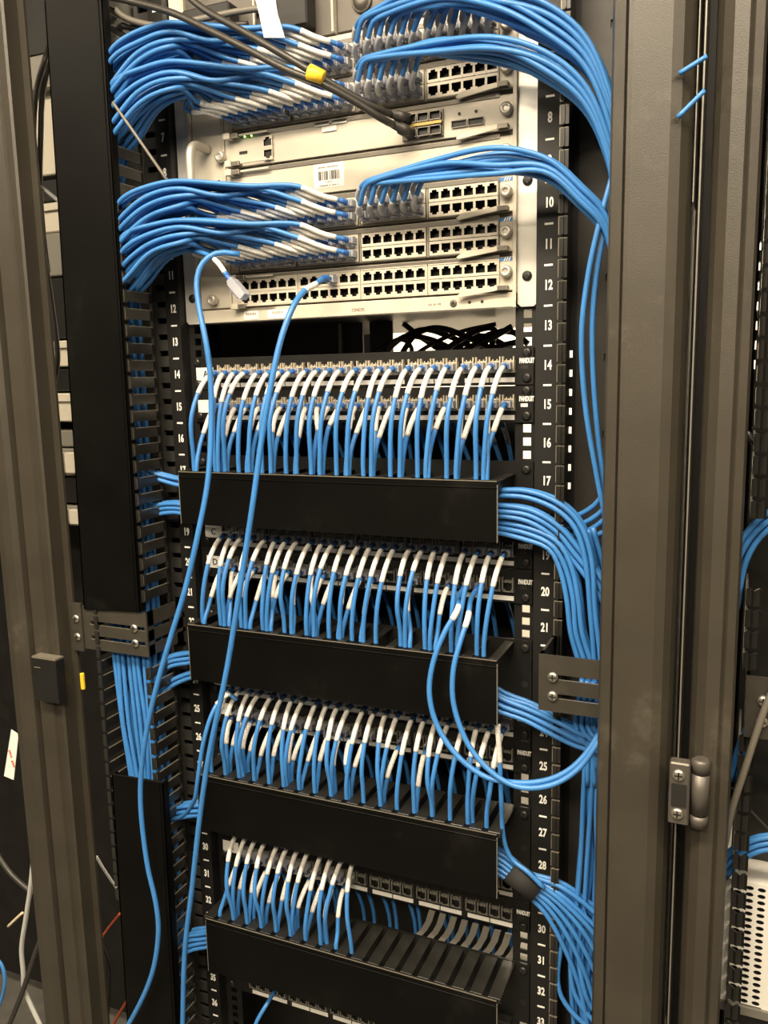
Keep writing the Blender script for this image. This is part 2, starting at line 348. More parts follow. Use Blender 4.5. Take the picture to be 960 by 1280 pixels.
# neighbouring cabinets: only their posts and edges show
cr = empty('server_cabinet', (0.84, 0, 0), 'dark grey neighbouring cabinet post with silver hinge at the right edge', 'cabinet')
pr = [(0.4325,-0.05), (0.4325,-0.106), (0.4345,-0.124), (0.4395,-0.138), (0.448,-0.146), (0.4600,-0.147), (0.4625,-0.144), (0.4645,-0.147), (0.4715,-0.145), (0.4735,-0.140), (0.4740,-0.05)]
build(MB().prism(pr, 'z', 0.03, 2.2), 'post', 'post', cr)
hg = MB().box(0.4185, 0.4375, -0.162, -0.148, 1.030, 1.094)
hinge = build(hg, 'hinge', 'dpsu', cr, bevel=0.0015)
hb = MB().lathe((0.4465,-0.152,1.028), 'z', [(0.0085, 0), (0.0085, 0.012)], 16); hb.lathe((0.4465,-0.152,1.041), 'z', [(0.0085, 0), (0.0085, 0.042)], 16); hb.lathe((0.4465,-0.152,1.084), 'z', [(0.0088, 0), (0.0088, 0.012), (0.006, 0.014)], 16)
build(hb, 'barrel', 'dpsu', hinge)
for z in (1.042, 1.082): put(SM_SCREW, 'screw', (0.4272, -0.162, z), hinge)
build(MB().box(0.421, 0.435, -0.1635, -0.162, 1.050, 1.073), 'recess', 'dark', hinge)
bracket(cr, 1, 0.484, 0.575, 1.098, 1.163, -0.085, 0, [(0.500, 0.285), (0.500, 0.625)])
build(MB().box(0.56, 0.62, -0.05, 0.6, 0.05, 2.16), 'side_frame', 'rail', cr)
zs3 = [0.05]; z = 1.475
while z < 1.64: zs3 += [z-0.006, z+0.006]; z += 0.0262
zs3.append(2.16); build(MB().grid([0.474, 0.478, 0.506, 1.24], zs3, lambda i, j: i == 1 and j % 2 == 1, 0.30, 0.02, 0, 0, 0, back=False), 'inner_panel', 'rail', cr)
cl = empty('server_cabinet', (-0.84, 0, 0), 'dark grey neighbouring cabinet post at the left edge', 'cabinet')
pl = [(-0.510,-0.04), (-0.510,-0.100), (-0.506,-0.110), (-0.490,-0.116), (-0.474,-0.116), (-0.467,-0.110), (-0.4635,-0.095), (-0.4635,-0.04)]
build(MB().prism(pl, 'z', 0.03, 2.2), 'post', 'post', cl)
# seal strips in the slits between the cabinets
g = MB().box(0.4185, 0.4305, -0.07, -0.06, 0.05, 2.2); g.box(0.4180, 0.4190, -0.124, -0.06, 1.62, 2.2, 1); g.box(0.4228, 0.4242, -0.118, -0.06, 0.05, 2.2, 1)
lab(build(g, 'side_panel', ['dark', 'greyeq']), 'thin steel panel edges in the slit beside the right post', 'panel')
lab(build(MB().box(0.349, 0.352, -0.045, 0.50, 0.06, 2.15), 'side_panel', 'rail'), 'black inner side panel behind the right cable bundles', 'panel')

# ------------------------------------------------------------------ vertical cable ducts with fingers
FP = 0.02222
def finger_mesh(L, h, th, sgn):
    # a finger lying along -Y with a hooked tip; origin at its root
    mb = MB().box(-th/2, th/2, -L, 0, -h/2, h/2)
    mb.hexa([(-th/2,-L-0.004,-h/2-0.0018),(th/2,-L-0.004,-h/2-0.0018),(th/2,-L+0.002,-h/2-0.0018),(-th/2,-L+0.002,-h/2-0.0018),
             (-th/2,-L-0.004,h/2+0.0018),(th/2,-L-0.004,h/2+0.0018),(th/2,-L+0.002,h/2+0.0018),(-th/2,-L+0.002,h/2+0.0018)])
    mb.box(-th/2 if sgn < 0 else -th/2-0.004, th/2 if sgn > 0 else th/2+0.004, -L-0.0055, -L-0.004, -h/2-0.0018, h/2+0.0018)
    mb.box(-th/2-0.0001, th/2+0.0001, -L+0.002, 0, h/2-0.0004, h/2+0.0003, 1); mb.box(-th/2-0.0001, th/2+0.0001, -L-0.0045, -L-0.0035, -h/2, h/2, 1)  # pale strips paint the highlights along the finger edges
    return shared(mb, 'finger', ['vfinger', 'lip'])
dl = empty('vertical_cable_duct', (-0.317, 0, 0.2), 'black vertical cable duct with comb fingers left of the rack', 'cable duct')
build(MB().box(-0.362, -0.272, 0.030, 0.034, 0.2, 2.1), 'back_plate', 'finger', dl)
# slotted strip facing forward beside the numbers
mb = MB(); zs = [0.3]; z = 0.33
while z < 2.1: zs += [z-0.0038, z+0.0038]; z += FP
zs.append(2.13); mb.grid([-0.2935, -0.2885, -0.2720, -0.2697], zs, lambda i, j: i == 1 and j % 2 == 1, 0.000, 0.004, 0, 0, 0, back=False)
build(mb, 'slotted_strip', 'strip', dl)
FM_R = finger_mesh(0.050, 0.0135, 0.0022, 1); FM_L = finger_mesh(0.082, 0.0135, 0.0022, -1)
z = 0.335
while z < 2.06:
    if not (1.082 < z < 1.168): put(FM_R, 'finger', (-0.2735, -0.030, z), dl)
    if 0.7 < z < 1.25: put(FM_L, 'finger', (-0.362, 0.0, z), dl)
    z += FP
build(MB().box(-0.2746, -0.2724, -0.034, -0.029, 0.3, 2.1), 'spine', 'vfinger', dl); build(MB().box(-0.2945, -0.2935, 0.0, 0.030, 0.3, 2.1), 'side_wall', 'vfinger', dl)
def duct_cover(name, p):   # p: four front corners (top left, top right, bottom right, bottom left) of a shallow channel snapped on the fingers
    mb = MB(); tl, tr, brr, bl = [Vector(q) for q in p]; d = Vector((0, 0.012, 0)); e = Vector((0.0035, 0, 0)); f = Vector((0, -0.004, 0))
    mb.hexa([bl, brr, brr+Vector((0,0.003,0)), bl+Vector((0,0.003,0)), tl, tr, tr+Vector((0,0.003,0)), tl+Vector((0,0.003,0))])
    mb.hexa([brr-e, brr, brr+d, brr-e+d, tr-e, tr, tr+d, tr-e+d]); mb.hexa([bl, bl+e, bl+e+d, bl+d, tl, tl+e, tl+e+d, tl+d])
    g2 = Vector((0.010, 0, 0))
    mb.hexa([brr-g2+f*.4, brr-g2*0.65+f*.4, brr-g2*0.65, brr-g2, tr-g2+f*.4, tr-g2*0.65+f*.4, tr-g2*0.65, tr-g2])
    return build(mb, name, 'cover', dl, bevel=0.0008)
duct_cover('cover', [(-0.3600,-0.0885,2.09), (-0.2685,-0.0885,2.09), (-0.2775,-0.0885,1.158), (-0.3790,-0.0885,1.152)])
duct_cover('cover', [(-0.3520,-0.0885,0.908), (-0.2585,-0.0885,0.912), (-0.2665,-0.0885,0.25), (-0.3650,-0.0885,0.25)])

dr = empty('vertical_cable_duct', (0.317, 0, 0.2), 'black vertical cable duct with comb fingers right of the rack', 'cable duct')
xs = [0.2865, 0.318, 0.326, 0.3485]; zs = [0.2]; z = 0.33
while z < 2.1: zs += [z-0.004, z+0.004]; z += 0.0889
zs.append(2.1)
build(MB().grid(xs, zs, lambda i, j: i == 1 and j % 2 == 1, 0.030, 0.003, 0, 1, 1, back=True), 'back_plate', ['bracket', 'dark'], dr)
zs2 = [0.2]; z = 1.335
while z < 1.51: zs2 += [z-0.0040, z+0.0040]; z += FP
zs2.append(2.1)
build(MB().grid([0.2700, 0.2774, 0.2822, 0.2866], zs2, lambda i, j: i == 1 and j % 2 == 1, 0.030, 0.003, 0, 0, 0, back=False), 'slotted_strip', 'rail', dr)
FM_RR = shared(MB().box(-0.0011, 0.0011, -0.034, 0, -0.0082, 0.0082).box(-0.0011, 0.0085, -0.0365, -0.034, -0.0095, 0.0095).box(0.0030, 0.0045, -0.0385, -0.0365, -0.0090, 0.0090).box(-0.0012, 0.0086, -0.0367, -0.0338, 0.0091, 0.0097, 1).box(-0.0012, -0.0004, -0.0367, -0.0362, -0.0090, 0.0090, 1), 'finger', ['vfinger', 'lip'])  # the last two strips are painted edge highlights
z = 0.335
while z < 2.06:
    if not (1.075 < z < 1.165): put(FM_RR, 'finger', (0.2800, -0.005, z), dr)
    z += FP
build(MB().box(0.2789, 0.2811, -0.005, 0.020, 0.3, 2.1), 'side_wall', 'finger', dr)

dn = empty('vertical_cable_duct', (0.52, 0, 0.2), 'black vertical duct fingers of the neighbouring rack at the right edge', 'cable duct')
build(MB().box(0.478, 0.56, 0.02, 0.024, 0.2, 2.1), 'back_plate', 'finger', dn)
fw = MB()
for i in range(6):
    a, b = i/6, (i+1)/6; za = 0.0085+0.0012*math.sin(a*math.pi*3); zb = 0.0085+0.0012*math.sin(b*math.pi*3); x0, x1 = 0.015*a, 0.015*b; ya = -0.0012*math.cos(a*math.pi*4); yb = -0.0012*math.cos(b*math.pi*4)
    fw.hexa([(x0,ya-0.001,-0.0085),(x1,yb-0.001,-0.0085),(x1,yb+0.001,-0.0085),(x0,ya+0.001,-0.0085),(x0,ya-0.001,za),(x1,yb-0.001,zb),(x1,yb+0.001,zb),(x0,ya+0.001,za)])
fw.box(0.0, 0.002, 0.0, 0.075, -0.0075, 0.0075)
FM_N = shared(fw, 'finger', 'finger'); z = 0.42
while z < 1.80:
    if not (1.09 < z < 1.17 or 1.26 < z < 1.31): put(FM_N, 'finger', (0.4795, -0.075, z), dn)
    z += FP

# ------------------------------------------------------------------ network switch
SZ0 = 1.5455
def slot_z(n): return 1.5841+0.04395*(7-n)
sw = empty('network_switch', (0, 0.2, SZ0), 'large beige modular network switch with seven card slots', 'network switch')
ch = MB().box(-0.221, 0.221, 0.019, 0.43, SZ0, 2.012, 1); ch.box(-0.221, 0.221, 0.016, 0.019, SZ0, 2.012)
ch.box(0.2175, 0.2215, 0.002, 0.016, SZ0, 2.012); ch.box(-0.2215, -0.2175, 0.002, 0.016, SZ0, 2.012)
ch.box(-0.1700, -0.1668, 0.004, 0.016, SZ0+0.018, 1.872); ch.box(-0.2215, 0.2215, 0.003, 0.016, 1.868, 1.874)
build(ch, 'chassis', ['chassis', 'dpsu'], sw)
bz = build(MB().box(-0.2215, 0.2215, 0.003, 0.016, SZ0, 1.5625), 'bottom_bezel', 'chassis', sw, bevel=0.0008)
put(text_mesh('C9407R', 0.0058, 'grey_ink', 0.95, bold=0.00008), 'model_lettering', (0.0200, 0.0028, 1.5520), bz)
SM_DOT = shared(MB().lathe((0,0,0), 'y', [(0.0019, 0.0), (0.0019, -0.0006)], 12), 'hole', 'dark')
SM_RING = shared(MB().lathe((0,0,0), 'y', [(0.0042, 0.0), (0.0042, -0.0012), (0.0026, -0.0016)], 16), 'jack_ring', 'card_lip')
put(SM_RING, 'jack_ring', (0.1455, 0.0028, 1.5535), bz); put(SM_DOT, 'hole', (0.1455, 0.0014, 1.5535), bz)
for x in (0.1655, 0.1810): put(SM_DOT, 'hole', (x, 0.0032, 1.5535), bz)
put(print_row(0.020, 0.0026, 'grey_ink', 2), 'marking', (0.1215, 0.0028, 1.5535), bz)
for x, ww in ((-0.1365, 0.022), (-0.0960, 0.030)):
    lb = build(MB().box(x-ww/2, x+ww/2, 0.0024, 0.003, 1.5475, 1.5585), 'sticker', 'paper', bz)
    k = MB()
    for i in range(9): k.box(x-0.008+i*0.0018, x-0.008+i*0.0018+0.0009, 0.0021, 0.0024, 1.5530, 1.5565)
    build(k, 'barcode', 'grey_ink', bz)
for sx in (-1, 1):
    a, b = sorted((sx*0.2215, sx*0.2455))
    em = MB().prism([(a, SZ0+0.004), (a+0.004, SZ0), (b-0.004, SZ0), (b, SZ0+0.004), (b, 2.01), (a, 2.01)], 'y', 0.0085, 0.0125)
    ear = build(em, 'ear', 'ear', sw, bevel=0.0006)
    for z in (1.8405, 1.6845, 1.5800): put(SM_BSCREW, 'screw', (sx*0.2330, 0.0082, z), ear)
# fan tray with grab handle at the left
ft = build(MB().box(-0.2165, -0.1705, 0.005, 0.016, 1.5645, 1.866), 'fan_tray', 'chassis', sw, bevel=0.0008)
hp, ht = smooth([(-0.192,0.004,1.640), (-0.193,-0.026,1.640), (-0.194,-0.034,1.652), (-0.194,-0.034,1.752), (-0.193,-0.026,1.766), (-0.192,0.004,1.768)], 0.005)
build(MB().tube(hp, 0.0056, 10), 'handle', 'knob', ft)
put(shared(MB().lathe((0,0,0), 'y', [(0.0016, 0), (0.0016, -0.0008)], 10), 'led', 'green'), 'led', (-0.1780, 0.005, 1.7170), ft)
put(SM_DOT, 'hole', (-0.1780, 0.005, 1.7270), ft)
SM_KNOB = shared(MB().lathe((0,0,0), 'y', [(0.0066, 0), (0.0072, -0.002), (0.0072, -0.007), (0.0060, -0.0092), (0.0030, -0.0094), (0.0024, -0.0080)], 18), 'captive_screw', 'knob')
put(SM_KNOB, 'thumb_screw', (-0.1945, 0.004, 1.5755), ft)
put(SM_KNOB, 'thumb_screw', (-0.1705, 0.004, 1.7555), ft)
# RJ45 sockets, latch notch up (upper row) or down (lower row)
def port_mesh(up, cw, ch_, name, mats, depth=0.011, front=0.0):
    a, b, c, d = 0.0056, 0.0040, 0.0030, 0.0023; s = 0.0008 if up else -0.0008
    xs = [-cw/2, -a, -c, c, a, cw/2]; zs = [-ch_/2, -b-s, b-s, b-s+d, ch_/2] if up else [-ch_/2, -b-s-d, -b-s, b-s, ch_/2]
    def hole(i, j):
        main, notch = (1, 2) if up else (2, 1)
        return (j == main and 1 <= i <= 3) or (j == notch and i == 2)
    return shared(MB().grid(xs, zs, hole, front, depth, 0, 1, 1), name, mats)
PORT_UP = port_mesh(True, 0.01385, 0.0160, 'port', ['chassis', 'dark'], 0.0104); PORT_DN = port_mesh(False, 0.01385, 0.0160, 'port', ['chassis', 'dark'], 0.0104)
PORT_UP2 = port_mesh(True, 0.01385, 0.0148, 'port', ['chassis', 'dark'], 0.0028); PORT_DN2 = port_mesh(False, 0.01385, 0.0148, 'port', ['chassis', 'dark'], 0.0028)
GX = [-0.1505, -0.0617, 0.0271, 0.1159]
def port_x(c): return GX[c//6]+0.0068+0.01405*(c % 6)     # column 0..23 from the left
CY = 0.004      # card front
EJ = MB().prism([(0.0, 0.0), (-0.0535, -0.0065), (-0.0560, -0.0040), (-0.0490, 0.0010), (-0.0080, 0.0045), (0.0, 0.0045)], 'y', -0.009, -0.0065)
EJ.box(-0.0070, 0.0050, -0.010, 0.0, -0.0005, 0.0050, 1)
SM_EJ = shared(EJ, 'ejector_lever', ['chassis', 'card_lip'], bevel=0.0004)
EL = MB().box(-0.004, 0.016, -0.010, 0.0, -0.0025, 0.0030, 1); EL.box(-0.004, 0.005, -0.012, -0.002, -0.0035, 0.0040); EL.box(0.016, 0.058, -0.007, -0.0045, -0.0005, 0.0018)
SM_EL = shared(EL, 'ejector_lever', ['chassis', 'card_lip'], bevel=0.0004)
SM_BADGE = shared(MB().box(-0.0095, 0.0095, -0.0004, 0, -0.0021, 0.0021), 'badge', 'badge')
BS = MB()
for i in range(3): BS.add([(-0.003+i*0.0028,-0.0006,-0.0021), (-0.0018+i*0.0028,-0.0006,-0.0021), (0.0002+i*0.0028,-0.0006,0.0021), (-0.001+i*0.0028,-0.0006,0.0021)], [(0,1,2,3)])
SM_BSTRIPE = shared(BS, 'badge_stripes', 'paper')
def card_common(n, name):
    zc = slot_z(n); mb = MB()
    if name == 'line_card':
        mb.box(-0.1655, -0.1512, CY, 0.016, zc-0.0195, zc+0.0185); mb.box(0.2016, 0.2170, CY, 0.016, zc-0.0195, zc+0.0185)
        mb.box(-0.1512, 0.2016, CY, 0.016, zc+0.0148, zc+0.0185); mb.box(-0.1512, 0.2016, CY, 0.016, zc-0.0195, zc-0.0172)
        for gx in (-0.0662, 0.0226, 0.1114): mb.box(gx, gx+0.0052, CY, 0.016, zc-0.0172, zc+0.0148)
    else: mb.box(-0.1655, 0.2170, CY, 0.016, zc-0.0195, zc+0.0185)
    mb.box(-0.1655, 0.2020, CY-0.0016, CY, zc+0.0160, zc+0.0208, 1); mb.box(-0.1655, 0.2170, CY+0.004, CY+0.010, zc-0.0258, zc-0.0195, 1)
    c = build(mb, name, ['chassis', 'card_lip'], sw, bevel=0.0004)
    put(SM_KNOB, 'captive_screw', (0.2105, CY, zc+0.0015), c)
    return c, zc
for n in (1, 2, 5, 6, 7):
    c, zc = card_common(n, 'line_card')
    for g_ in range(4):     # raised frame round each block of twelve sockets
        x0, x1 = GX[g_]-0.0014, GX[g_]+0.0857; fm = MB(); yf = CY-0.0022
        fm.box(x0, x1, yf, CY, zc+0.0152, zc+0.0164); fm.box(x0, x1, yf, CY, zc-0.0192, zc-0.0180); fm.box(x0, x0+0.0012, yf, CY, zc-0.0180, zc+0.0152); fm.box(x1-0.0012, x1, yf, CY, zc-0.0180, zc+0.0152)
        build(fm, 'port_frame', 'card_lip' if n != 7 else 'chassis', c)
    for col in range(24):
        put(PORT_UP, 'port', (port_x(col), CY-0.0014, zc+0.0072), c); put(PORT_DN, 'port', (port_x(col), CY-0.0014, zc-0.0096), c)
    put(SM_EJ, 'ejector_lever', (0.2080, CY, zc-0.0190), c); put(SM_EL, 'ejector_lever', (-0.1560, CY, zc+0.0170), c)
    put(SM_BADGE, 'badge', (0.2095, CY-0.0002, zc+0.0158), c); put(SM_BSTRIPE, 'badge_stripes', (0.2095, CY-0.0002, zc+0.0158), c)
    put(print_row(0.020, 0.0016, 'grey_ink', 3), 'card_lettering', (0.1880, CY-0.0014, zc+0.0165), c)
    if n == 7: put(shared(MB().lathe((0,0,0), 'y', [(0.0013, 0), (0.0013, -0.0006)], 8), 'led', 'green'), 'led', (-0.1430, CY-0.0012, zc+0.0165), c)
put(SM_EL, 'ejector_lever', (-0.1560, CY, slot_z(7)-0.0195), bz)
# supervisor card
c, zc = card_common(3, 'supervisor_card')
put(PORT_UP2, 'port', (-0.1000, CY-0.0030, zc+0.0060), c); put(PORT_DN2, 'port', (-0.1000, CY-0.0030, zc-0.0085), c)
SFP = shared(MB().grid([-0.0071,-0.0062,0.0062,0.0071], [-0.0052,-0.0040,0.0040,0.0052], lambda i, j: i == 1 and j == 1, 0.0, 0.0040, 0, 1, 1), 'fibre_port', ['card_lip', 'dark'])
fr = MB().box(0.0840, 0.1350, CY-0.003, CY, zc-0.0165, zc+0.0130); build(fr, 'port_frame', 'card_lip', c); build(MB().box(0.0880, 0.1345, CY-0.0075, CY-0.003, zc-0.0036, zc-0.0004), 'lit_edge_strip', 'gold', c)  # gold bar stands in for the yellow-lit lower port edges
for i in range(3):
    for r_ in range(2): put(SFP, 'fibre_port', (0.0965+i*0.0150, CY-0.0072, zc+0.0060-r_*0.0160), c)
for i in range(2): put(shared(MB().grid([-0.0095,-0.0085,0.0085,0.0095], [-0.0042,-0.0032,0.0032,0.0042], lambda i, j: i == 1 and j == 1, 0, 0.0020, 0, 1, 1), 'slot', ['card_lip', 'dark']), 'uplink_port', (0.1540+i*0.0200, CY-0.0022, zc-0.0060), c)
for x in (0.1540, 0.1740): put(SM_DOT, 'hole', (x, CY, zc+0.0050), c)
put(SM_EJ, 'ejector_lever', (0.2080, CY, zc-0.0190), c); put(SM_EL, 'ejector_lever', (-0.1560, CY, zc-0.0165), c); put(SM_EL, 'ejector_lever', (-0.1560, CY, zc+0.0170), c)
for i in range(3): put(shared(MB().lathe((0,0,0), 'y', [(0.0012, 0), (0.0012, -0.0006)], 8), 'led', 'green'), 'led', (-0.1440+i*0.010, CY-0.0012, zc+0.0165), c)
us = MB().box(-0.1440, -0.1320, CY-0.0006, CY, zc-0.004, zc-0.0005); build(us, 'usb_port', 'dark', c)
for x, z, w_, h_ in ((-0.0230, zc+0.0170, 0.020, 0.005), (0.0010, zc+0.0170, 0.020, 0.005), (-0.0130, zc+0.0105, 0.020, 0.006)): build(MB().box(x-w_/2, x+w_/2, CY-0.0016, CY-0.0012, z-h_/2, z+h_/2), 'sticker', 'paper', c)
# blank card with bar-code sticker
c, zc = card_common(4, 'blank_card')
st = build(MB().box(-0.0370, 0.0050, CY-0.0003, CY, zc-0.0135, zc+0.0150), 'sticker', 'paper', c)
bc = MB(); x = -0.0300; k = 0
while x < -0.0010:
    wd = random.choice((0.0004, 0.0007, 0.0011, 0.0015))
    if not (-0.0175 < x < -0.0150): bc.box(x, x+wd, CY-0.0006, CY-0.0003, zc-0.0045, zc+0.0060)
    x += wd+random.choice((0.0005, 0.0008, 0.0011))
build(bc, 'barcode', 'ink', c)
put(print_row(0.030, 0.0022, 'grey_ink', 4), 'sticker_lettering', (-0.0160, CY-0.0004, zc+0.0105), c)
put(print_row(0.010, 0.0022, 'grey_ink', 5), 'sticker_lettering', (-0.0160, CY-0.0004, zc-0.0070), c); put(print_row(0.026, 0.0022, 'grey_ink', 6), 'sticker_lettering', (-0.0160, CY-0.0004, zc-0.0112), c)
put(SM_EL, 'ejector_lever', (-0.1560, CY, zc+0.0170), c)
# power supplies above the cards
for i in range(4):
    x0 = -0.2150+i*0.1080; ps = build(MB().box(x0, x0+0.1050, 0.004, 0.016, 1.8765, 2.006), 'power_supply', 'dpsu', sw, bevel=0.001)
    if i >= 2:
        build(MB().lathe((x0+0.034, 0.004, 1.9050), 'y', [(0.0125, 0), (0.0125, -0.003), (0.0105, -0.0035), (0.0100, -0.0010), (0.0095, -0.0060), (0.0030, -0.0066)], 24), 'switch_dial', 'dpsu', ps)
        build(MB().box(x0+0.0335, x0+0.0345, 0.0030, 0.004, 1.880, 1.886), 'mark', 'dark', ps)
    else:
        build(MB().box(x0+0.010, x0+0.080, -0.020, 0.004, 1.884, 1.930), 'inlet', 'dark', ps, bevel=0.002)
    build(MB().box(x0+0.1045, x0+0.1070, -0.004, 0.016, 1.8765, 2.006), 'divider', 'chassis', ps)
lb = MB()
for i in range(2): lb.lathe((-0.0560+i*0.006, 0.0035, 1.9160), 'y', [(0.0014, 0), (0.0014, -0.022)], 8)
build(lb, 'led', 'green', sw)

# ------------------------------------------------------------------ patch panels
PY = 0.0105     # face of the panels
def jack_x(k): return -0.1880+(k//4)*0.0702+(k % 4)*0.01645
JK = MB(); JK.grid([-0.0070,-0.0058,-0.0032,0.0032,0.0058,0.0070], [-0.0080,-0.0064,-0.0044,0.0042,0.0062], lambda i, j: (j == 2 and 1 <= i <= 3) or (j == 1 and i == 2), -0.0045, 0.012, 0, 1, 1)
for x in (-0.0070, 0.0058): JK.box(x, x+0.0012, -0.0080, -0.0030, -0.0050, 0.0108)
JK.box(-0.0030, -0.0020, -0.0060, -0.0045, 0.0040, 0.0080); JK.box(0.0020, 0.0030, -0.0060, -0.0045, 0.0040, 0.0080)
for x in (-0.0070, 0.0070): JK.add([(x,-0.0045,-0.0080),(x,0,-0.0080),(x,0,0.0062),(x,-0.0045,0.0062)], [(0,1,2,3)], 0)
for z in (-0.0080, 0.0062): JK.add([(-0.0070,-0.0045,z),(0.0070,-0.0045,z),(0.0070,0,z),(-0.0070,0,z)], [(0,1,2,3)], 0)
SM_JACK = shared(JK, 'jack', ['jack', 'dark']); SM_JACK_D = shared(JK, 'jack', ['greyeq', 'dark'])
SM_STRIP = shared(MB().box(-0.0310, 0.0310, -0.0012, 0, -0.0028, 0.0028), 'label_strip', 'paper')
SM_STRIP2 = shared(MB().box(-0.0150, 0.0150, -0.0012, 0, -0.0028, 0.0028), 'label_strip', 'paper')
PANELS = {14: ('A', 'uppermost patch panel, just under the switch, marked A'), 15: ('B', 'second patch panel from the top, below the one marked A'),
          19: ('C', 'patch panel marked C, below the uppermost cable tray'), 20: ('D', 'fourth patch panel from the top, directly under the one marked C'),
          24: ('E', 'fifth patch panel from the top, half hidden under the second cable tray'), 25: ('F', 'sixth patch panel from the top, under the second cable tray'),
          29: ('G', 'seventh patch panel from the top, mostly hidden under the third cable tray'), 30: ('A', 'half filled patch panel between third and lowest cable trays'),
          35: ('', 'lowest patch panel, at the bottom edge under the last tray')}
for u, (ltr, txt) in PANELS.items():
    z = zu(u); p = empty('patch_bay', (0, PY, z-0.02), 'black '+txt, 'patch panel', 'black patch panels in the rack')
    build(MB().box(-0.2413, 0.2413, PY, PY+0.003, z-0.0218, z+0.0218).box(-0.215, 0.215, PY+0.003, PY+0.028, z-0.0150, z+0.0150), 'plate', 'black', p, bevel=0.0006)
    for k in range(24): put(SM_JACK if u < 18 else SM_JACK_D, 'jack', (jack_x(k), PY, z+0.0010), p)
    for g_ in range(6):
        xc = -0.1880+g_*0.0702+0.0247
        for s_ in (-1, 1): put(SM_STRIP2, 'label_strip', (xc+s_*0.0158, PY, z-0.0155), p)
    if ltr:
        build(MB().box(-0.2345, -0.2065, PY-0.0008, PY, z-0.0085, z+0.0090), 'letter_label', 'paper', p)
        if ltr in 'ACDF': put(text_mesh(ltr, 0.0130, 'ink', 0.9, bold=0.0002), 'letter', (-0.2205 if ltr != 'A' else -0.2190, PY-0.0010, z), p)
    put(text_mesh('PANDUIT', 0.0080, 'white', 0.52, bold=0.0004), 'brand_lettering', (0.2328, PY-0.0003, z+0.0062), p)
    for s_ in (-1, 1):
        for zo in (-0.0135, 0.0160) if u < 18 else (-0.0135,): put(SM_BSCREW, 'screw', (s_*0.2330, PY, z+zo), p)
        build(MB().box(s_*0.2300-0.0042, s_*0.2300+0.0042, PY-0.0004, PY, z-0.0030, z+0.0010), 'mounting_slot', 'dark' if u != 15 else 'paper', p)

# ------------------------------------------------------------------ horizontal cable trays with snap-on covers
TRAYS = {17: (1.3505, 1.2800, 'uppermost'), 22: (1.1405, 1.0610, 'second'), 27: (0.9220, 0.8380, 'third'), 32: (0.6980, 0.6130, 'lowest')}
TY = -0.0660
SLOTS = {17: (0.0357, 0.0118), 22: (0.0329, 0.0118), 27: (0.0238, 0.0160), 32: (0.0238, 0.0165)}     # finger pitch and width of each tray
def slot_x(tray, k): return -0.2140+SLOTS[tray][0]*(k+0.5)     # gap between finger k and k + 1
for u, (zt, zb, nm) in TRAYS.items():
    t = empty('cable_tray', (0, 0, zb), 'black horizontal cable tray with smooth snap-on cover, %s of the four' % nm, 'cable tray', 'horizontal cable trays')
    ztop = zu(u-0.5)-0.001; zbot = zu(u+1.5)+0.001
    build(MB().box(-0.2413, 0.2413, 0.0105, 0.0135, zbot, ztop), 'back_plate', 'black', t)
    cm = MB().box(-0.2175, 0.2190, TY, TY+0.0025, zb, zt)
    cm.box(-0.2175, 0.2190, TY+0.0025, TY+0.0110, zt-0.0025, zt); cm.box(-0.2175, 0.2190, TY+0.0025, TY+0.0110, zb, zb+0.0025)
    cm.box(-0.2175, 0.2190, TY-0.0010, TY, zt-0.0085, zt-0.0070)
    build(cm, 'cover', 'cover', t, bevel=0.0007); build(MB().box(-0.2170, 0.2185, TY-0.0006, TY+0.0004, zt-0.0007, zt+0.0003), 'lip_highlight', 'lip', t)  # bright line on the cover lip is a painted highlight
    build(MB().box(0.2184, 0.2192, TY-0.0003, TY+0.0026, zb, zt-0.004), 'pale_edge', 'greyeq', t); build(MB().box(-0.2178, -0.2171, TY-0.0003, TY+0.002, zb, zt-0.004), 'pale_edge', 'greyeq', t)  # pale strips down both ends of the cover
    sp_, fw_ = SLOTS[u]; HF = MB().box(-fw_/2, fw_/2, -0.060, 0.010, -0.0018, 0); HF.box(-fw_/2, fw_/2, -0.063, -0.058, -0.006, 0.0004); HF.box(-fw_/2, -fw_/2+0.0012, -0.058, 0.008, -0.010, -0.0018)
    SM_HF = shared(HF, 'finger', 'finger', bevel=0.0004)
    for k in range(int(0.430/sp_)+1): put(SM_HF, 'finger', (-0.2140+sp_*k, 0.0, zt+0.0005), t)
    build(MB().box(-0.2175, 0.2190, -0.002, 0.0105, zbot, zbot+0.004), 'bottom_ledge', 'finger', t)
    for s_ in (-1, 1):
        build(MB().box(s_*0.2165-0.0010, s_*0.2165+0.0010, -0.058, 0.0105, zt-0.016, zt), 'end_cheek', 'black', t)
        put(SM_BSCREW, 'screw', (s_*0.2330, 0.0105, ztop-0.010), t)
        build(MB().lathe((s_*0.2330, 0.0105, zbot+0.030), 'y', [(0.0045, 0), (0.0045, -0.0006)], 12), 'mounting_hole', 'dark', t)

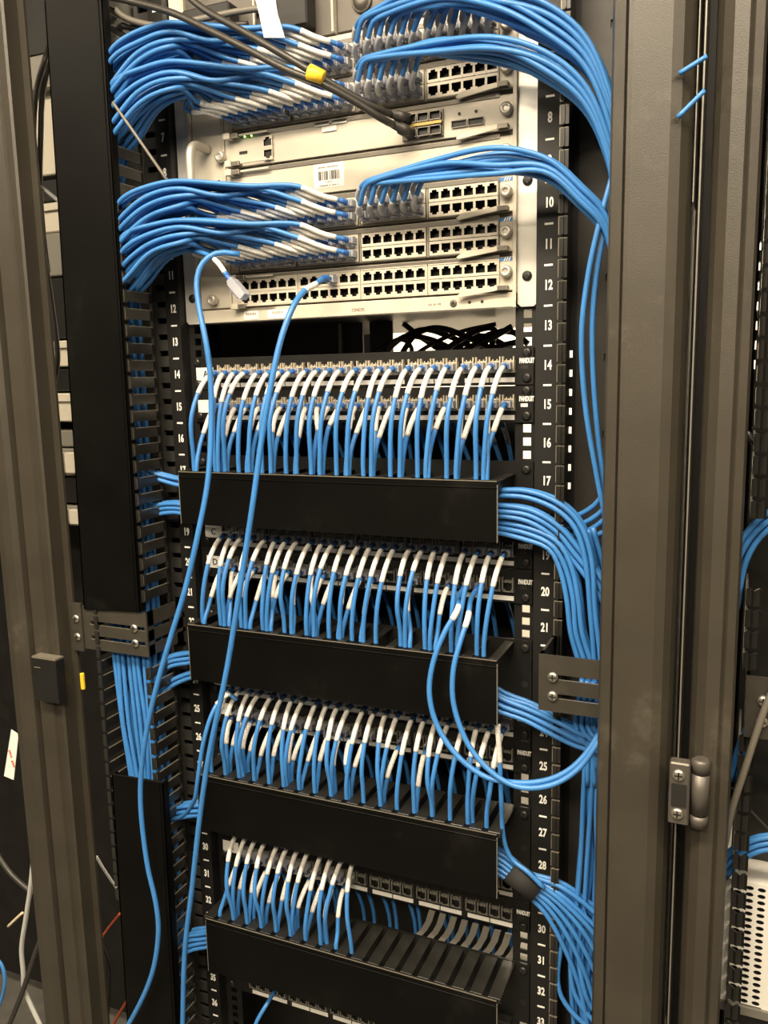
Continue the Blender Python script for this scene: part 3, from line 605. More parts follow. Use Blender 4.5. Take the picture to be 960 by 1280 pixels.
# ------------------------------------------------------------------ cables
PB = MB().box(-0.0058, 0.0058, 0.0, 0.0205, -0.0041, 0.0041); PB.box(-0.0030, 0.0030, 0.003, 0.0160, -0.0068, -0.0056); PB.box(-0.0030, 0.0030, 0.0135, 0.0160, -0.0056, -0.0041)
PB.box(-0.0036, 0.0036, -0.0030, 0.0, -0.0034, 0.0034)
SM_PLUG = shared(PB, 'plug', 'plug', bevel=0.0004)
SM_PLUGB = shared(PB, 'plug', 'blkcable', bevel=0.0004)
CR = 0.0030
def cord(P, label, cat='cable', group=None, r=CR, m='blue', plug=None, boot=0.0, sleeve=None, name='patch_cable', step=0.006, sides=8, bootm='boot', prot=None):
    pts, tot = smooth(P, step); o = build(MB().tube(pts, r, sides), name, m); lab(o, label, cat, group)
    if plug: put(plug, 'plug', pts[0], o, rot=prot)
    fine = None
    if boot or sleeve: fine, ft_ = smooth(P, 0.003)
    if boot:
        q = cut(fine, ft_, 0, boot); n = len(q); build(MB().tube(q, [r*1.28-(r*0.22)*i/(n-1) for i in range(n)], 8), 'boot', bootm, o)
    if sleeve: build(MB().tube(cut(fine, ft_, *sleeve), r*1.09, 10), 'label_sleeve', 'sleeve', o)
    return o
PN = {14: 'first', 15: 'second', 19: 'third', 20: 'fourth', 24: 'fifth', 25: 'sixth', 29: 'seventh', 30: 'eighth'}
lanes = {}
def panel_cord(u, k, tray, idx, nrow):
    z = zu(u)+0.0006; xp = jack_x(k); zt = TRAYS[tray][0]; rnd = random.Random(u*100+k)
    sp_, fw_ = SLOTS[tray]; key = max(0, min(int(0.430/sp_)-1, round((xp-0.004+rnd.uniform(-0.007, 0.004)+0.2140)/sp_-0.5))); cnt = lanes.get((tray, key), 0); lanes[(tray, key)] = cnt+1
    gap = sp_-fw_; na = max(1, int(gap/0.0063)); xs_ = slot_x(tray, key)+((cnt % na)-(na-1)/2)*0.0063+rnd.uniform(-0.0006, 0.0006); xs_ = max(xs_, xp-0.013); yl = -0.0530+0.0068*min(cnt//na if na > 1 else cnt, 5)-(0.002 if cnt % 2 else 0)
    up = (u in (14, 19, 24, 29)); f = 1.0 if up else 0.74; b = rnd.uniform(0.9, 1.12); H = z-zt
    L = lambda t: xp+(xs_-xp)*t
    if up: P = [(xp,-0.008,z), (xp,-0.017,z-0.0008), (L(.08),-0.032*b,z-0.009), (L(.30),-0.047*b,z-0.030), (L(.62),-0.0560*b,z-0.062), (L(.93),(yl-0.056)/2,zt+0.020), (xs_,yl,zt-0.004), (xs_,yl,zt-0.030)]
    else: P = [(xp,-0.008,z), (xp,-0.016,z-0.0008), (L(.12),-0.027*b,z-0.009), (L(.45),-0.038*b,z-0.028), (L(.85),(yl-0.04)/2,z-0.052), (xs_,yl,zt+0.004), (xs_,yl,zt-0.030)]
    s0 = rnd.uniform(0.011, 0.016); s1 = s0+rnd.uniform(0.034, 0.046)*(1.0 if up else 0.9)
    cord(P, 'blue patch cable with white sleeve, %s from left in the %s patch panel' % (ORD[idx], PN[u]), 'patch cable', 'patch cables hanging from the patch panels', plug=SM_PLUG, boot=0.010, bootm='boot' if u < 18 else 'shaded_boot', sleeve=(s0, s1), step=0.007)
ROWS = [(14, 17, range(24)), (15, 17, range(24)), (19, 22, range(24)), (20, 22, list(range(14))+[16, 19]), (24, 27, range(24)), (25, 27, list(range(13))+[15, 17]), (29, 32, range(12)), (30, 32, range(11))]
for u, tray, ks in ROWS:
    for i, k in enumerate(ks): panel_cord(u, k, tray, i, len(ks))

# cables from the line cards to the left duct
CN = {1: 'topmost', 2: 'second', 5: 'third', 6: 'fourth', 7: 'lowest'}
for n in (1, 2, 5, 6):
    zc = slot_z(n); order = [(c_, r_) for c_ in range(11, -1, -1) for r_ in (0, 1)]
    for i, (c_, r_) in enumerate(order):
        rnd = random.Random(n*1000+i); xp = port_x(c_); z = zc+(0.0066 if r_ == 0 else -0.0090); layer = i//6; dep = i % 6
        j = lambda a: rnd.uniform(-a, a)
        yl = -0.082+dep*0.0076+j(0.0015)
        zm = zc+0.0365-layer*0.0090+j(0.0018)+(0.004 if n < 3 else 0); ze = zc+0.028-layer*0.0130+j(0.003)-dep*0.003
        yb = -0.036-0.010*(1-dep/5)
        P = [(xp,-0.011,z), (xp-0.003,-0.020,z+0.0008), (xp-0.022,-0.033,z+0.006), (xp-0.052,yb,z+0.014+0.0015*(3-layer))]
        if xp-0.105 > -0.150: P.append((xp-0.105, (yb+yl)/2, zc+0.027-layer*0.0070))
        e2 = zm-0.010-0.0070*layer-dep*0.0015+j(0.005); P += [(-0.178, yl, zm+0.001), (-0.225, yl-0.002, zm-0.0015-0.0022*layer), (-0.262, yl-0.001, e2), (-0.285, yl*0.95, e2-0.016), (-0.299+j(0.004), yl*0.85, e2-0.040), (-0.306+j(0.004), yl*0.8, e2-0.080)]
        cord(P, 'blue cable in port column %s, %s row, left half of the %s line card' % ({0:'one',1:'two',2:'three',3:'four',4:'five',5:'six',6:'seven',7:'eight',8:'nine',9:'ten',10:'eleven',11:'twelve'}[c_], 'upper' if r_ == 0 else 'lower', CN[n]),
             'patch cable', 'patch cables sweeping left from the switch', plug=SM_PLUG, boot=0.013, sleeve=(0.017+j(0.002), 0.060+j(0.008)), step=0.008)
# cables from the line cards to the right duct
for n, cols in ((1, range(12, 24)), (2, range(12, 18)), (5, range(12, 18))):
    zc = slot_z(n); order = [(c_, r_) for c_ in cols for r_ in (0, 1)]
    for i, (c_, r_) in enumerate(order):
        rnd = random.Random(n*2000+i); j = lambda a: rnd.uniform(-a, a); xp = port_x(c_); z = zc+(0.0066 if r_ == 0 else -0.0090)
        layer = i % 3 if n != 1 else i % 4; dep = i//3 if n != 1 else i//4; yl = -0.080+dep*0.0085+j(0.002)
        zm = {1: zc+0.026, 2: zc+0.016, 5: zc+0.026}[n]-layer*0.0062+j(0.006); zr = {1: zc+0.006, 2: zc+0.003, 5: zc+0.023}[n]-layer*0.0072+j(0.006); zf = {1: zc-0.020, 2: zc-0.022, 5: zc+0.012}[n]-layer*0.0078+j(0.004)
        P = [(xp,-0.011,z), (xp+0.002,-0.023,z+0.002), (xp+0.010,-0.034,z+0.009), (xp+0.026,-0.046,zc+0.020-layer*0.002)]
        if xp < 0.125: P.append((0.155, (yl-0.05)/2, zm))
        P += [(0.222, yl, zr), (0.272, yl+0.004, zf), (0.308, yl*0.85, zf-0.032), (0.330, yl*0.75, zf-(0.058 if n == 5 else 0.080)), (0.3415+j(0.002), yl*0.65, zf-(0.10 if n == 5 else 0.135)), (0.3430+j(0.002), -0.042, zf-0.20)]
        cord(P, 'blue cable in port column %s, %s row, running right from the %s line card' % (ORD[c_], 'upper' if r_ == 0 else 'lower', CN[n]), 'patch cable', 'patch cables sweeping right from the switch',
             plug=SM_PLUG, boot=0.028+j(0.004), bootm='clearboot', step=0.008)

# bundles: each cable keeps its own place in the bundle's cross section
def pack(n):
    c = [(a+0.5*(b % 2), b*0.866) for a in range(-6, 7) for b in range(-6, 7)]; c.sort(key=lambda p: p[0]**2+p[1]**2); return c[:n]
def bundle(n, W, label, group, seed=1, unit=0.0066, flat=None, plugless=True, m='blue', name='network_cable', jit=0.0008, step=0.009, upright=False):
    C = [at(a, b, y) for a, b, y, *_ in W]; S = [(w_[3] if len(w_) > 3 else 1.0) for w_ in W]; rnd = random.Random(seed); ang = rnd.uniform(0, 6.28)
    cells = pack(n) if not flat else [((i % flat)-(flat-1)/2, (i//flat)-(n/flat-1)/2) for i in range(n)]
    sgn = 1 if C[1].x > C[0].x else -1; na = flat or 1; nb = (n+na-1)//na
    vert = lambda q_: ({1: [''], 2: ['lower', 'upper'], 3: ['lower', 'middle', 'upper'], 4: ['lowest', 'lower', 'upper', 'topmost'], 5: ['lowest', 'lower', 'middle', 'upper', 'topmost']}[na] if not upright else [w_+' from left,' for w_ in ORD[:na]])[q_ if sgn > 0 or upright else na-1-q_]
    deep = lambda q_: {1: [''], 2: ['front ', 'rear '], 3: ['front ', 'middle ', 'rear ']}[nb][q_]
    for ci, (a, b) in enumerate(cells):
        if flat: lbl = ('%s blue cable, %slayer, %s' if nb > 1 else '%s blue cable, %s%s') % (vert(ci % flat), deep(ci//flat), label)
        else: lbl = label
        if not flat: a, b = a*math.cos(ang)-b*math.sin(ang), a*math.sin(ang)+b*math.cos(ang)
        P = []
        for i, c_ in enumerate(C):
            t = C[min(len(C)-1, i+1)]-C[max(0, i-1)]; ex = Vector((-t.z, 0, t.x)).normalized()
            P.append(c_+(ex*a+Vector((0, 1, 0))*b)*unit*S[i]+Vector((rnd.uniform(-jit, jit), rnd.uniform(-jit, jit), rnd.uniform(-jit, jit))))
        cord(P, lbl, 'cable', group, name=name, step=step, m=m)
B = bundle
# left: from the trays into the left duct
B(4, [(250,607,-.030), (224,602,-.030), (204,597,-.034), (186,590,-.04), (176,577,-.045)], 'short bundle entering the left duct above the others', 'cables left of the uppermost tray, upper', 2, flat=2)
B(9, [(250,640,-.030), (224,634,-.030), (200,636,-.034), (182,644,-.04), (170,662,-.045), (165,690,-.05)], 'lower bundle left of the uppermost cable tray', 'cables left of the uppermost tray, lower', 3, flat=3)
B(9, [(265,818,-.030), (236,822,-.030), (215,826,-.036), (200,836,-.042), (192,860,-.048)], 'upper bundle left of the second cable tray', 'cables left of the second tray, upper', 4, flat=3)
B(4, [(265,838,-.030), (236,844,-.030), (215,854,-.036), (200,870,-.042), (194,895,-.048)], 'lower bundle left of the second cable tray', 'cables left of the second tray, lower', 5, flat=2)
B(9, [(285,1008,-.030), (258,1010,-.030), (232,1012,-.036), (212,1018,-.042), (200,1032,-.048), (196,1060,-.05)], 'bundle left of the third cable tray', 'cables left of the third tray', 6, flat=3, unit=0.0075)
B(12, [(285,1168,-.030), (258,1172,-.030), (238,1176,-.036), (220,1188,-.042), (212,1204,-.048), (210,1235,-.05)], 'bundle left of the lowest cable tray', 'cables left of the lowest tray', 7, flat=4, unit=0.0075)
# the trunk standing in the left duct
rt = random.Random(3)
for i in range(24):
    x = -0.3530+0.0094*(i % 8)+rt.uniform(-0.002, 0.002); y = -0.068+0.016*(i//8)+rt.uniform(-0.004, 0.004); dx = rt.uniform(-0.008, 0.008); x = max(-0.350, min(-0.288, x)); N = lambda t: x+(-0.289-x)*t
    P = [(x, y, 1.64), (x+dx*0.3, y, 1.35), (x+dx, y+0.004, 1.18), (N(.02), y, 1.08), (N(.18)+dx, y-0.002, 0.98), (N(.26), y, 0.88), (N(.2)-dx, y, 0.62), (N(.1), y, 0.40)]
    cord(P, 'trunk cable inside the left duct, %s layer, %s from left' % (('front', 'middle', 'rear')[i//8], ORD[i % 8]), 'cable', 'trunk cables in the left duct', name='network_cable', step=0.02, r=0.0031)
# right: from the trays over the rail into the right duct
B(6, [(605,617,-.036), (624,616,-.036), (660,617,-.036), (697,631,-.036), (722,655,-.036), (737,695,-.036), (742,760,-.036), (748,830,-.03), (750,960,-.03)], 'top bundle right of the uppermost cable tray', 'cables right of the uppermost tray, top', 8, flat=2)
B(6, [(605,640,-.040), (624,638,-.040), (662,644,-.040), (696,664,-.038), (720,692,-.036), (744,722,-.034), (760,750,-.03), (772,790,-.03)], 'middle bundle right of the uppermost cable tray', 'cables right of the uppermost tray, middle', 9, flat=3)
B(9, [(605,658,-.030), (624,658,-.030), (660,666,-.034), (692,680,-.036), (708,706,-.036), (717,745,-.036), (722,790,-.036), (736,840,-.03), (742,900,-.03), (744,980,-.03)], 'lower bundle right of the uppermost cable tray', 'cables right of the uppermost tray, lower', 10, flat=3)
B(4, [(775,615,-.02), (758,640,-.02), (735,657,-.016), (705,668,-.014), (690,690,-.01)], 'bundle slanting in behind the right post', 'cables slanting in behind the right post', 11, flat=4, unit=0.010)
B(9, [(600,858,-.040), (624,876,-.040), (660,890,-.040), (700,910,-.038), (730,924,-.034), (765,930,-.03)], 'bundle right of the second cable tray', 'cables right of the second tray', 12, flat=3, unit=0.008)
B(6, [(735,850,-.036), (728,905,-.036), (738,924,-.04), (765,938,-.04)], 'bundle turning behind the right bracket', 'cables turning behind the right bracket', 13, flat=3)
B(10, [(605,1070,-.036), (626,1078,-.036,1), (655,1102,-.040,.85), (690,1128,-.040,1.1), (725,1172,-.036,1.7), (752,1230,-.03,2.0), (765,1290,-.03,2.0)], 'strapped bundle right of the third cable tray', 'strapped cables right of the third tray', 14, flat=5)
B(4, [(605,1062,-.030), (626,1068,-.030,1), (656,1092,-.034,.8), (700,1110,-.036,1.3), (745,1146,-.03,1.8), (775,1180,-.03,1.8)], 'bundle fanning out above the strapped one', 'cables fanning right from the strap', 15, flat=2)
B(8, [(748,900,-.03,1), (743,1000,-.03,1.0), (741,1080,-.028,1.2), (736,1160,-.026,1.2), (730,1230,-.026,1.2), (735,1300,-.026,1.2)], 'hanging in the lower right duct', 'loose cables in the lower right duct', 16, flat=4, jit=0.003, unit=0.008, upright=True)
B(3, [(720,1140,-.036), (712,1190,-.036,1.5), (716,1240,-.036,1.8), (740,1275,-.036,1.5), (765,1290,-.036)], 'curling at the bottom of the right duct', 'cables curling in the right duct', 17, flat=3, jit=0.002, unit=0.008, upright=True)
B(2, [(738,660,-.03), (752,716,-.02), (757,760,-.02), (752,775,-.024), (738,772,-.02)], 'hooking round beside the right post', 'cables hooking beside the right post', 18, flat=2, jit=0.001, upright=True)
# two cables coming down the right duct
def wp(L): return [at(*p) for p in L]
cord(wp([(790,150,-.05), (768,212,-.055), (751,272,-.06), (735,345,-.06), (727,420,-.06), (732,510,-.055), (747,600,-.05), (757,652,-.045), (762,720,-.04)]), 'blue cable bowing down the right duct, left of the two', name='network_cable')
cord(wp([(790,190,-.04), (766,262,-.045), (750,315,-.05), (741,390,-.05), (741,460,-.05), (748,550,-.045), (757,620,-.04), (764,690,-.04)]), 'blue cable bowing down the right duct, right of the two', name='network_cable')
sb = at(655, 1101, -.040); d = (at(675,1116,-.040)-at(640,1088,-.040)).normalized()
sp = [sb-d*0.020, sb-d*0.0195, sb+d*0.0195, sb+d*0.020]
lab(build(MB().tube(sp, [0.010, 0.0155, 0.0150, 0.010], 14), 'cable_strap', 'tape'), 'black hook-and-loop strap round the cables by the third tray', 'cable strap')

# loose cables in front
z7 = slot_z(7); x7 = port_x(9)
cord([(x7,-0.011,z7+0.0066), (x7-0.002,-0.022,z7+0.006)]+wp([(395,355,-.045), (380,364,-.065), (366,384,-.085), (351,425,-.10), (338,485,-.11), (327,550,-.115), (316,630,-.12), (300,735,-.12), (283,840,-.12), (262,940,-.12), (250,1020,-.115), (240,1110,-.11), (231,1190,-.105), (228,1300,-.10)]),
     'long blue cable from the lowest line card crossing all trays', 'patch cable', r=0.0036, plug=SM_PLUG, boot=0.018, sleeve=(0.036, 0.056), step=0.01)
cord(wp([(300,318,-.050), (272,316,-.065), (254,328,-.075), (246,350,-.08), (249,385,-.085), (257,425,-.09), (263,470,-.09), (264,530,-.092), (260,600,-.10), (248,665,-.11), (232,735,-.115), (214,795,-.118), (198,850,-.118), (185,905,-.118), (177,960,-.115), (176,1010,-.112), (184,1080,-.112), (195,1130,-.112), (198,1165,-.112), (192,1210,-.112), (178,1248,-.112), (150,1300,-.112)]),
     'long blue cable looping down the left side over the lower duct cover', 'patch cable', r=0.0036, step=0.01)
cord(wp([(296,875,-.045), (285,868,-.05), (268,886,-.07), (255,925,-.085), (247,975,-.09), (243,1000,-.085), (228,1020,-.06), (205,1026,-.05)]), 'blue cable with white sleeve curling left below the sixth panel', 'patch cable', sleeve=(0.012, 0.036))
zd = zu(20)+0.0006
for k, (pth, nm) in {20: ([(572,762,-.06), (556,790,-.075), (541,830,-.085), (537,870,-.09), (548,910,-.092), (572,945,-.094), (605,970,-.094), (640,978,-.092), (680,976,-.088), (712,962,-.08), (738,935,-.07), (757,900,-.06), (770,870,-.06)], 'outer'),
                     21: ([(585,772,-.06), (576,800,-.075), (567,835,-.085), (566,872,-.09), (574,905,-.092), (590,938,-.094), (618,968,-.096), (650,984,-.096), (690,981,-.09), (722,962,-.08), (745,932,-.07), (760,905,-.06), (772,880,-.06)], 'inner')}.items():
    xk = jack_x(k)
    cord([(xk,-0.008,zd), (xk,-0.018,zd-0.001), (xk-0.003,-0.032,zd-0.010)]+wp(pth), 'blue cable drooping in a wide loop over the second tray, %s of two' % nm, 'patch cable', 'two cables looping over the second tray', r=0.0033, plug=SM_PLUG, boot=0.016, sleeve=(0.052, 0.072))
cord(wp([(622,905,-.055), (625,955,-.05), (627,1010,-.05), (630,1050,-.048), (640,1074,-.046), (660,1090,-.05), (680,1110,-.05)]), 'blue cable dropping past the right end of the third tray', 'patch cable', sleeve=(0.0, 0.05))
cord(wp([(343,1240,-.02), (333,1256,-.04), (322,1275,-.05), (312,1300,-.055)]), 'blue cable dropping from the lowest patch panel at the bottom edge', 'patch cable')
# unplugged cable hanging at the left of the switch
hp = wp([(290,352,-.075), (284,345,-.075), (272,328,-.07), (258,318,-.06), (235,312,-.055), (200,305,-.055), (175,318,-.05)])
hc = cord(hp, 'unplugged blue cable with clear connector dangling beside the switch', 'patch cable', boot=0.012, sleeve=(0.016, 0.045))
dv = (hp[0]-hp[1]).normalized(); q = dv.to_track_quat('Y', 'Z'); put(SM_PLUG, 'plug', hp[0], hc, rot=q.to_euler(), scale=(1.25, 1.3, 1.25))
# black uplink cables into the supervisor card
def uplink(P, zz, xk, label):
    o = cord(P, label, 'cable', None, r=0.0040, m='blkcable', name='uplink_cable', step=0.008)
    pe = Vector((xk, CY-0.005, zz)); dirv = (Vector(P[-1])-pe).normalized()
    build(MB().tube([pe, pe+dirv*0.022, pe+dirv*0.0221, pe+dirv*0.040], [0.0072, 0.0068, 0.0052, 0.0044], 10), 'plug', 'blkcable', o); return o
z3 = slot_z(3)
def up_path(pxs, x, z):
    e = Vector((x, CY-0.005, z)); L = wp(pxs); return L+[e+(L[-1]-e).normalized()*0.036]
uplink(up_path([(215,-25,-.10), (250,8,-.105), (300,37,-.11), (350,66,-.11), (400,96,-.10), (450,125,-.075), (478,139,-.055)], 0.0925, z3+0.006), z3+0.006, 0.0925, 'black uplink cable above the switch, upper of the pair')
uplink(up_path([(120,-8,-.09), (165,2,-.10), (215,16,-.105), (262,38,-.11), (310,62,-.11), (360,88,-.11), (405,106,-.10), (445,128,-.08), (480,150,-.058)], 0.0960, z3-0.010), z3-0.010, 0.0960, 'black uplink cable with yellow tag, lower of the pair')
a = at(386, 90, -.108); b = at(404, 97, -.104); d = (b-a).normalized()
lab(build(MB().tube([a-d*0.001, a, b, b+d*0.001], [0.0055, 0.0085, 0.0075, 0.005], 12), 'cable_tag', 'yellow'), 'yellow tape tag on the black uplink cables', 'tag')
cord(wp([(130,-10,-.06), (150,18,-.06), (180,30,-.055), (215,32,-.05), (250,24,-.04), (300,14,-.03), (345,8,-.02)]), 'dark grey cable dipping at the top left above the blue bundles', 'cable', r=0.0040, m='greycable', name='power_cable')
cord(wp([(136,24,-.055), (160,34,-.05), (200,38,-.045), (245,34,-.035), (310,30,-.02)]), 'black cable under the grey one at the top left', 'cable', r=0.0036, m='blkcable', name='power_cable')
# hanging white paper tag
q4 = wp([(318,-6,-.055), (343,-8,-.055), (347,18,-.06), (356,47,-.062), (330,47,-.062), (324,18,-.06)])
mb = MB(); k = Vector((0, 0.0006, 0)); mb.add(q4+[p_+k for p_ in q4], [(5,2,1,0), (4,3,2,5), (6,7,8,11), (11,8,9,10), (0,1,7,6), (1,2,8,7), (2,3,9,8), (3,4,10,9), (4,5,11,10), (5,0,6,11)], 0)
lab(build(mb, 'paper_tag', 'paper'), 'blank white paper tag hanging above the topmost line card', 'tag')
tp = smooth(wp([(141,128,-.088), (165,162,-.086), (190,198,-.080), (208,224,-.074), (213,231,-.068)]), 0.006)[0]
tie = lab(build(MB().tube(tp, 0.0019, 8), 'cable_tie', 'greycable'), 'grey plastic rod slanting across the left duct fingers', 'cable tie')
build(MB().box(-0.0035, 0.0035, -0.003, 0.003, -0.005, 0.005), 'head', 'greycable', tie).location = tp[-1]-WL[tie.name]

# ------------------------------------------------------------------ what shows behind the rack
rp = empty('rear_partition', (0, 0.13, 0.2), 'black steel partition standing behind the patch panels', 'partition')
build(MB().box(-0.42, 0.190, 0.130, 0.134, 0.10, 1.440), 'sheet', 'black', rp)
build(MB().box(-0.42, -0.0335, 0.130, 0.134, 1.440, 1.60), 'sheet', 'black', rp); build(MB().box(-0.0225, 0.012, 0.130, 0.134, 1.440, 1.60), 'sheet', 'black', rp)
build(MB().box(-0.0680, -0.0630, 0.122, 0.130, 1.44, 1.60), 'upright', 'greyeq', rp)
build(MB().box(-0.26, 0.215, 0.10, 0.130, 1.440, 1.4465), 'ledge', 'black', rp)
for i, L in enumerate([[(480,446,.11), (492,430,.12), (510,420,.14), (540,425,.16), (575,438,.15), (610,425,.14), (640,408,.14)], [(500,446,.12), (520,418,.15), (548,410,.17), (590,424,.15), (622,440,.13)],
                       [(470,440,.11), (500,424,.13), (530,412,.16), (560,420,.18), (600,436,.16), (645,428,.14)], [(545,445,.12), (575,425,.14), (600,412,.16), (618,412,.17), (612,440,.14)],
                       [(505,405,.18), (530,424,.17), (560,438,.16), (600,420,.17), (640,436,.18)], [(560,444,.12), (585,436,.13), (612,418,.15), (640,415,.16), (660,430,.16)], [(515,446,.13), (540,430,.15), (575,415,.17), (620,405,.18)],
                       [(484,448,.10), (487,432,.10), (498,424,.10), (512,430,.10), (516,446,.10)]]):
    cord(wp(L), 'black power cable in the tangle under the switch, %s of eight from the left' % ORD[i], 'power cable', 'black cable tangle behind the gap under the switch', r=0.0042 if i < 6 else 0.003, m='blkcable', name='power_cable')
rr = random.Random(11)
for u, tray in ((15, 17), (20, 22), (25, 27), (30, 32)):
    for i in range(18):
        x = -0.196+0.0225*i+rr.uniform(-0.004, 0.004); z = zu(u)-0.012; sl = rr.uniform(-0.004, 0.022)
        P = [(x, 0.042, z), (x+0.002, 0.060, z-0.010), (x+0.006+sl*0.4, 0.075, z-0.040), (x+0.010+sl, 0.080, z-0.085), (x+0.012+sl, 0.080, z-0.13)]
        cord(P, 'blue cable behind the %s patch panel, %s from left' % (PN[u], ORD[i]), 'cable', 'blue cables behind the patch panels', name='network_cable', step=0.014, sleeve=(0.030, 0.055) if u == 15 and i > 14 else None)
# curved strain-relief tabs showing under the eighth panel
for i in range(9):
    q = at(532+i*13.5, 1152+i*4.2, 0.03); tb = MB()
    pts = [(0.010, 0.020), (0.006, 0.004), (-0.002, -0.012), (-0.010, -0.022)]
    for (a, b), (c_, d_) in zip(pts, pts[1:]): tb.hexa([(q.x+a-.0045, 0.03, q.z+b), (q.x+a+.0045, 0.03, q.z+b), (q.x+a+.0045, 0.0315, q.z+b), (q.x+a-.0045, 0.0315, q.z+b), (q.x+c_-.0045, 0.026, q.z+d_), (q.x+c_+.0045, 0.026, q.z+d_), (q.x+c_+.0045, 0.0275, q.z+d_), (q.x+c_-.0045, 0.0275, q.z+d_)])
    lab(build(tb, 'strain_relief_clip', 'greyeq', merge=True), 'curved grey strain-relief clip below the eighth patch panel, %s from left' % ORD[i], 'cable clip', 'strain-relief clips')

# left neighbour: equipment seen past the left post
def unit(y0, y1, m, label, yy=0.20, detail=None, name='rack_equipment'):
    a = at(50, y0, yy); b = at(60, y1, yy); t = empty(name, (-0.75, yy, b.z), label, 'equipment', 'equipment in the left neighbouring cabinet')
    build(MB().box(-0.98, -0.50, yy, yy+0.35, b.z, a.z), 'body', m, t, bevel=0.002); h = a.z-b.z
    if detail == 'lip': build(MB().box(-0.98, -0.50, yy-0.006, yy, a.z-h*0.28, a.z-h*0.06), 'lip', 'cream', t)
    if detail == 'blocks':
        for i in range(12): build(MB().box(-0.96+i*0.037, -0.93+i*0.037, yy-0.014, yy, b.z+h*0.12, b.z+h*0.88), 'block', 'cream', t, bevel=0.002)
    if detail == 'teeth':
        for i in range(8): build(MB().box(-0.78, -0.735, yy-0.006, yy, b.z+h*(i+0.15)/8, b.z+h*(i+0.6)/8), 'tooth', 'whiteeq', t)
unit(-20, 66, 'black', 'black unit at the very top behind the left post')
unit(68, 110, 'greyeq', 'grey bracket plate below the black unit at the top left', 0.18)
unit(112, 219, 'cream', 'tall cream blank face behind the left post')
unit(226, 252, 'black', 'thin black unit between cream faces at the left')
unit(255, 291, 'cream', 'small bright cream unit behind the left post', detail='lip')
unit(293, 346, 'greyeq', 'grey-green unit below the small cream one at the left')
unit(349, 424, 'black', 'black unit with white toothed edge at the left', detail='teeth')
unit(427, 459, 'cream', 'pale shelf front, upper of two behind the left post', detail='lip')
unit(462, 489, 'black', 'black gap filler between two pale shelf fronts')
unit(492, 527, 'cream', 'pale shelf front, lower of two behind the left post', detail='lip')
unit(538, 558, 'greyeq', 'narrow grey unit above the connector blocks at the left')
unit(560, 594, 'greyeq', 'upper row of pale connector blocks behind the left post', detail='blocks')
unit(596, 627, 'black', 'black unit between two rows of connector blocks')
unit(630, 655, 'greyeq', 'lower row of pale connector blocks behind the left post', detail='blocks')
lab(build(MB().box(-1.24, -0.43, 0.34, 0.36, 0.05, 1.30), 'rear_sheet', 'black'), 'black steel sheet low behind the left post', 'panel')
lab(build(MB().box(-1.24, -0.43, 0.62, 0.64, 0.05, 2.16), 'rear_sheet', 'black'), 'black rear door sheet of the left neighbouring cabinet', 'panel')
cord(wp([(70,20,.195), (64,50,.06), (57,72,.03), (46,112,.03), (42,160,.03), (45,230,.03), (52,300,.03), (62,360,.03), (70,420,.03), (72,450,.03), (67,485,.03)]), 'brown-black cable looping down behind the left post, outer one', 'cable', r=0.0042, m='blkcable', name='power_cable')
cord(wp([(72,24,.195), (66,62,.06), (60,84,.04), (53,120,.04), (51,170,.04), (50,230,.04), (54,290,.04), (60,340,.04)]), 'brown-black cable behind the left post, inner one', 'cable', r=0.0042, m='blkcable', name='power_cable')
cord(wp([(50,232,.04), (62,242,.04), (78,255,.04)]), 'short pale cable crossing behind the left post', 'cable', r=0.003, m='palecable', name='network_cable')
# low left: odds and ends beside the post
cord(wp([(42,1070,-.03), (38,1110,-.03), (32,1150,-.03), (27,1185,-.03), (29,1215,-.03), (30,1235,-.03), (38,1255,-.03), (52,1285,-.03)]), 'pale grey cable hanging at the lower left edge', 'cable', r=0.0040, m='palecable', name='network_cable')
cord(wp([(-10,1058,-.02), (12,1090,-.02), (38,1114,-.02), (60,1130,-.02)]), 'black cable slanting down to the left neighbouring post', 'cable', r=0.0045, m='blkcable', name='power_cable')
cord(wp([(60,1150,-.04), (45,1190,-.04), (28,1240,-.04), (8,1290,-.04)]), 'black cable rising from the lower left corner', 'cable', r=0.0045, m='blkcable', name='power_cable')
cord(wp([(-14,1195,-.06), (0,1203,-.06), (6,1222,-.06), (3,1245,-.06), (-8,1275,-.06)]), 'blue cable loop at the lower left edge', 'cable', name='network_cable')
cord(wp([(10,1158,.0), (28,1141,.0)]), 'short tan wire end low at the left edge', 'cable', r=0.0024, m='tan', name='wire_end')
cord(wp([(126,1174,.02), (134,1162,.02), (150,1142,.02)]), 'orange fibre cable beside the lower duct cover, upper one', 'cable', r=0.0022, m='orange', name='fibre_cable')
cord(wp([(140,1284,.02), (152,1262,.02), (166,1240,.02)]), 'orange fibre cable in the bottom left, lower one', 'cable', r=0.0026, m='orange', name='fibre_cable')
cord(wp([(120,1070,.02), (132,1090,.02), (150,1116,.02)]), 'pale cable slanting behind the lower duct cover', 'cable', r=0.0024, m='palecable', name='network_cable')
cord(wp([(128,1182,.0), (137,1210,.0), (137,1240,.0), (133,1290,.0)]), 'black cable hanging beside the lower duct cover', 'cable', r=0.0026, m='blkcable', name='power_cable')
q4 = wp([(14,912,-.03), (23,918,-.03), (17,975,-.03), (5,970,-.03)]); k = Vector((0, 0.0008, 0))
pt = lab(build(MB().add(q4+[p_+k for p_ in q4], [(3,2,1,0), (4,5,6,7), (0,1,5,4), (1,2,6,5), (2,3,7,6), (3,0,4,7)]), 'paper_tag', 'paper'), 'cream paper slip with red print at the left edge', 'tag')
c0 = (q4[0]+q4[1]+q4[2]+q4[3])/4
o = put(print_row(0.030, 0.006, 'orange', 7), 'print', c0+Vector((0,-0.0008,-0.006)), pt); o.rotation_euler = (0, math.radians(76), 0)
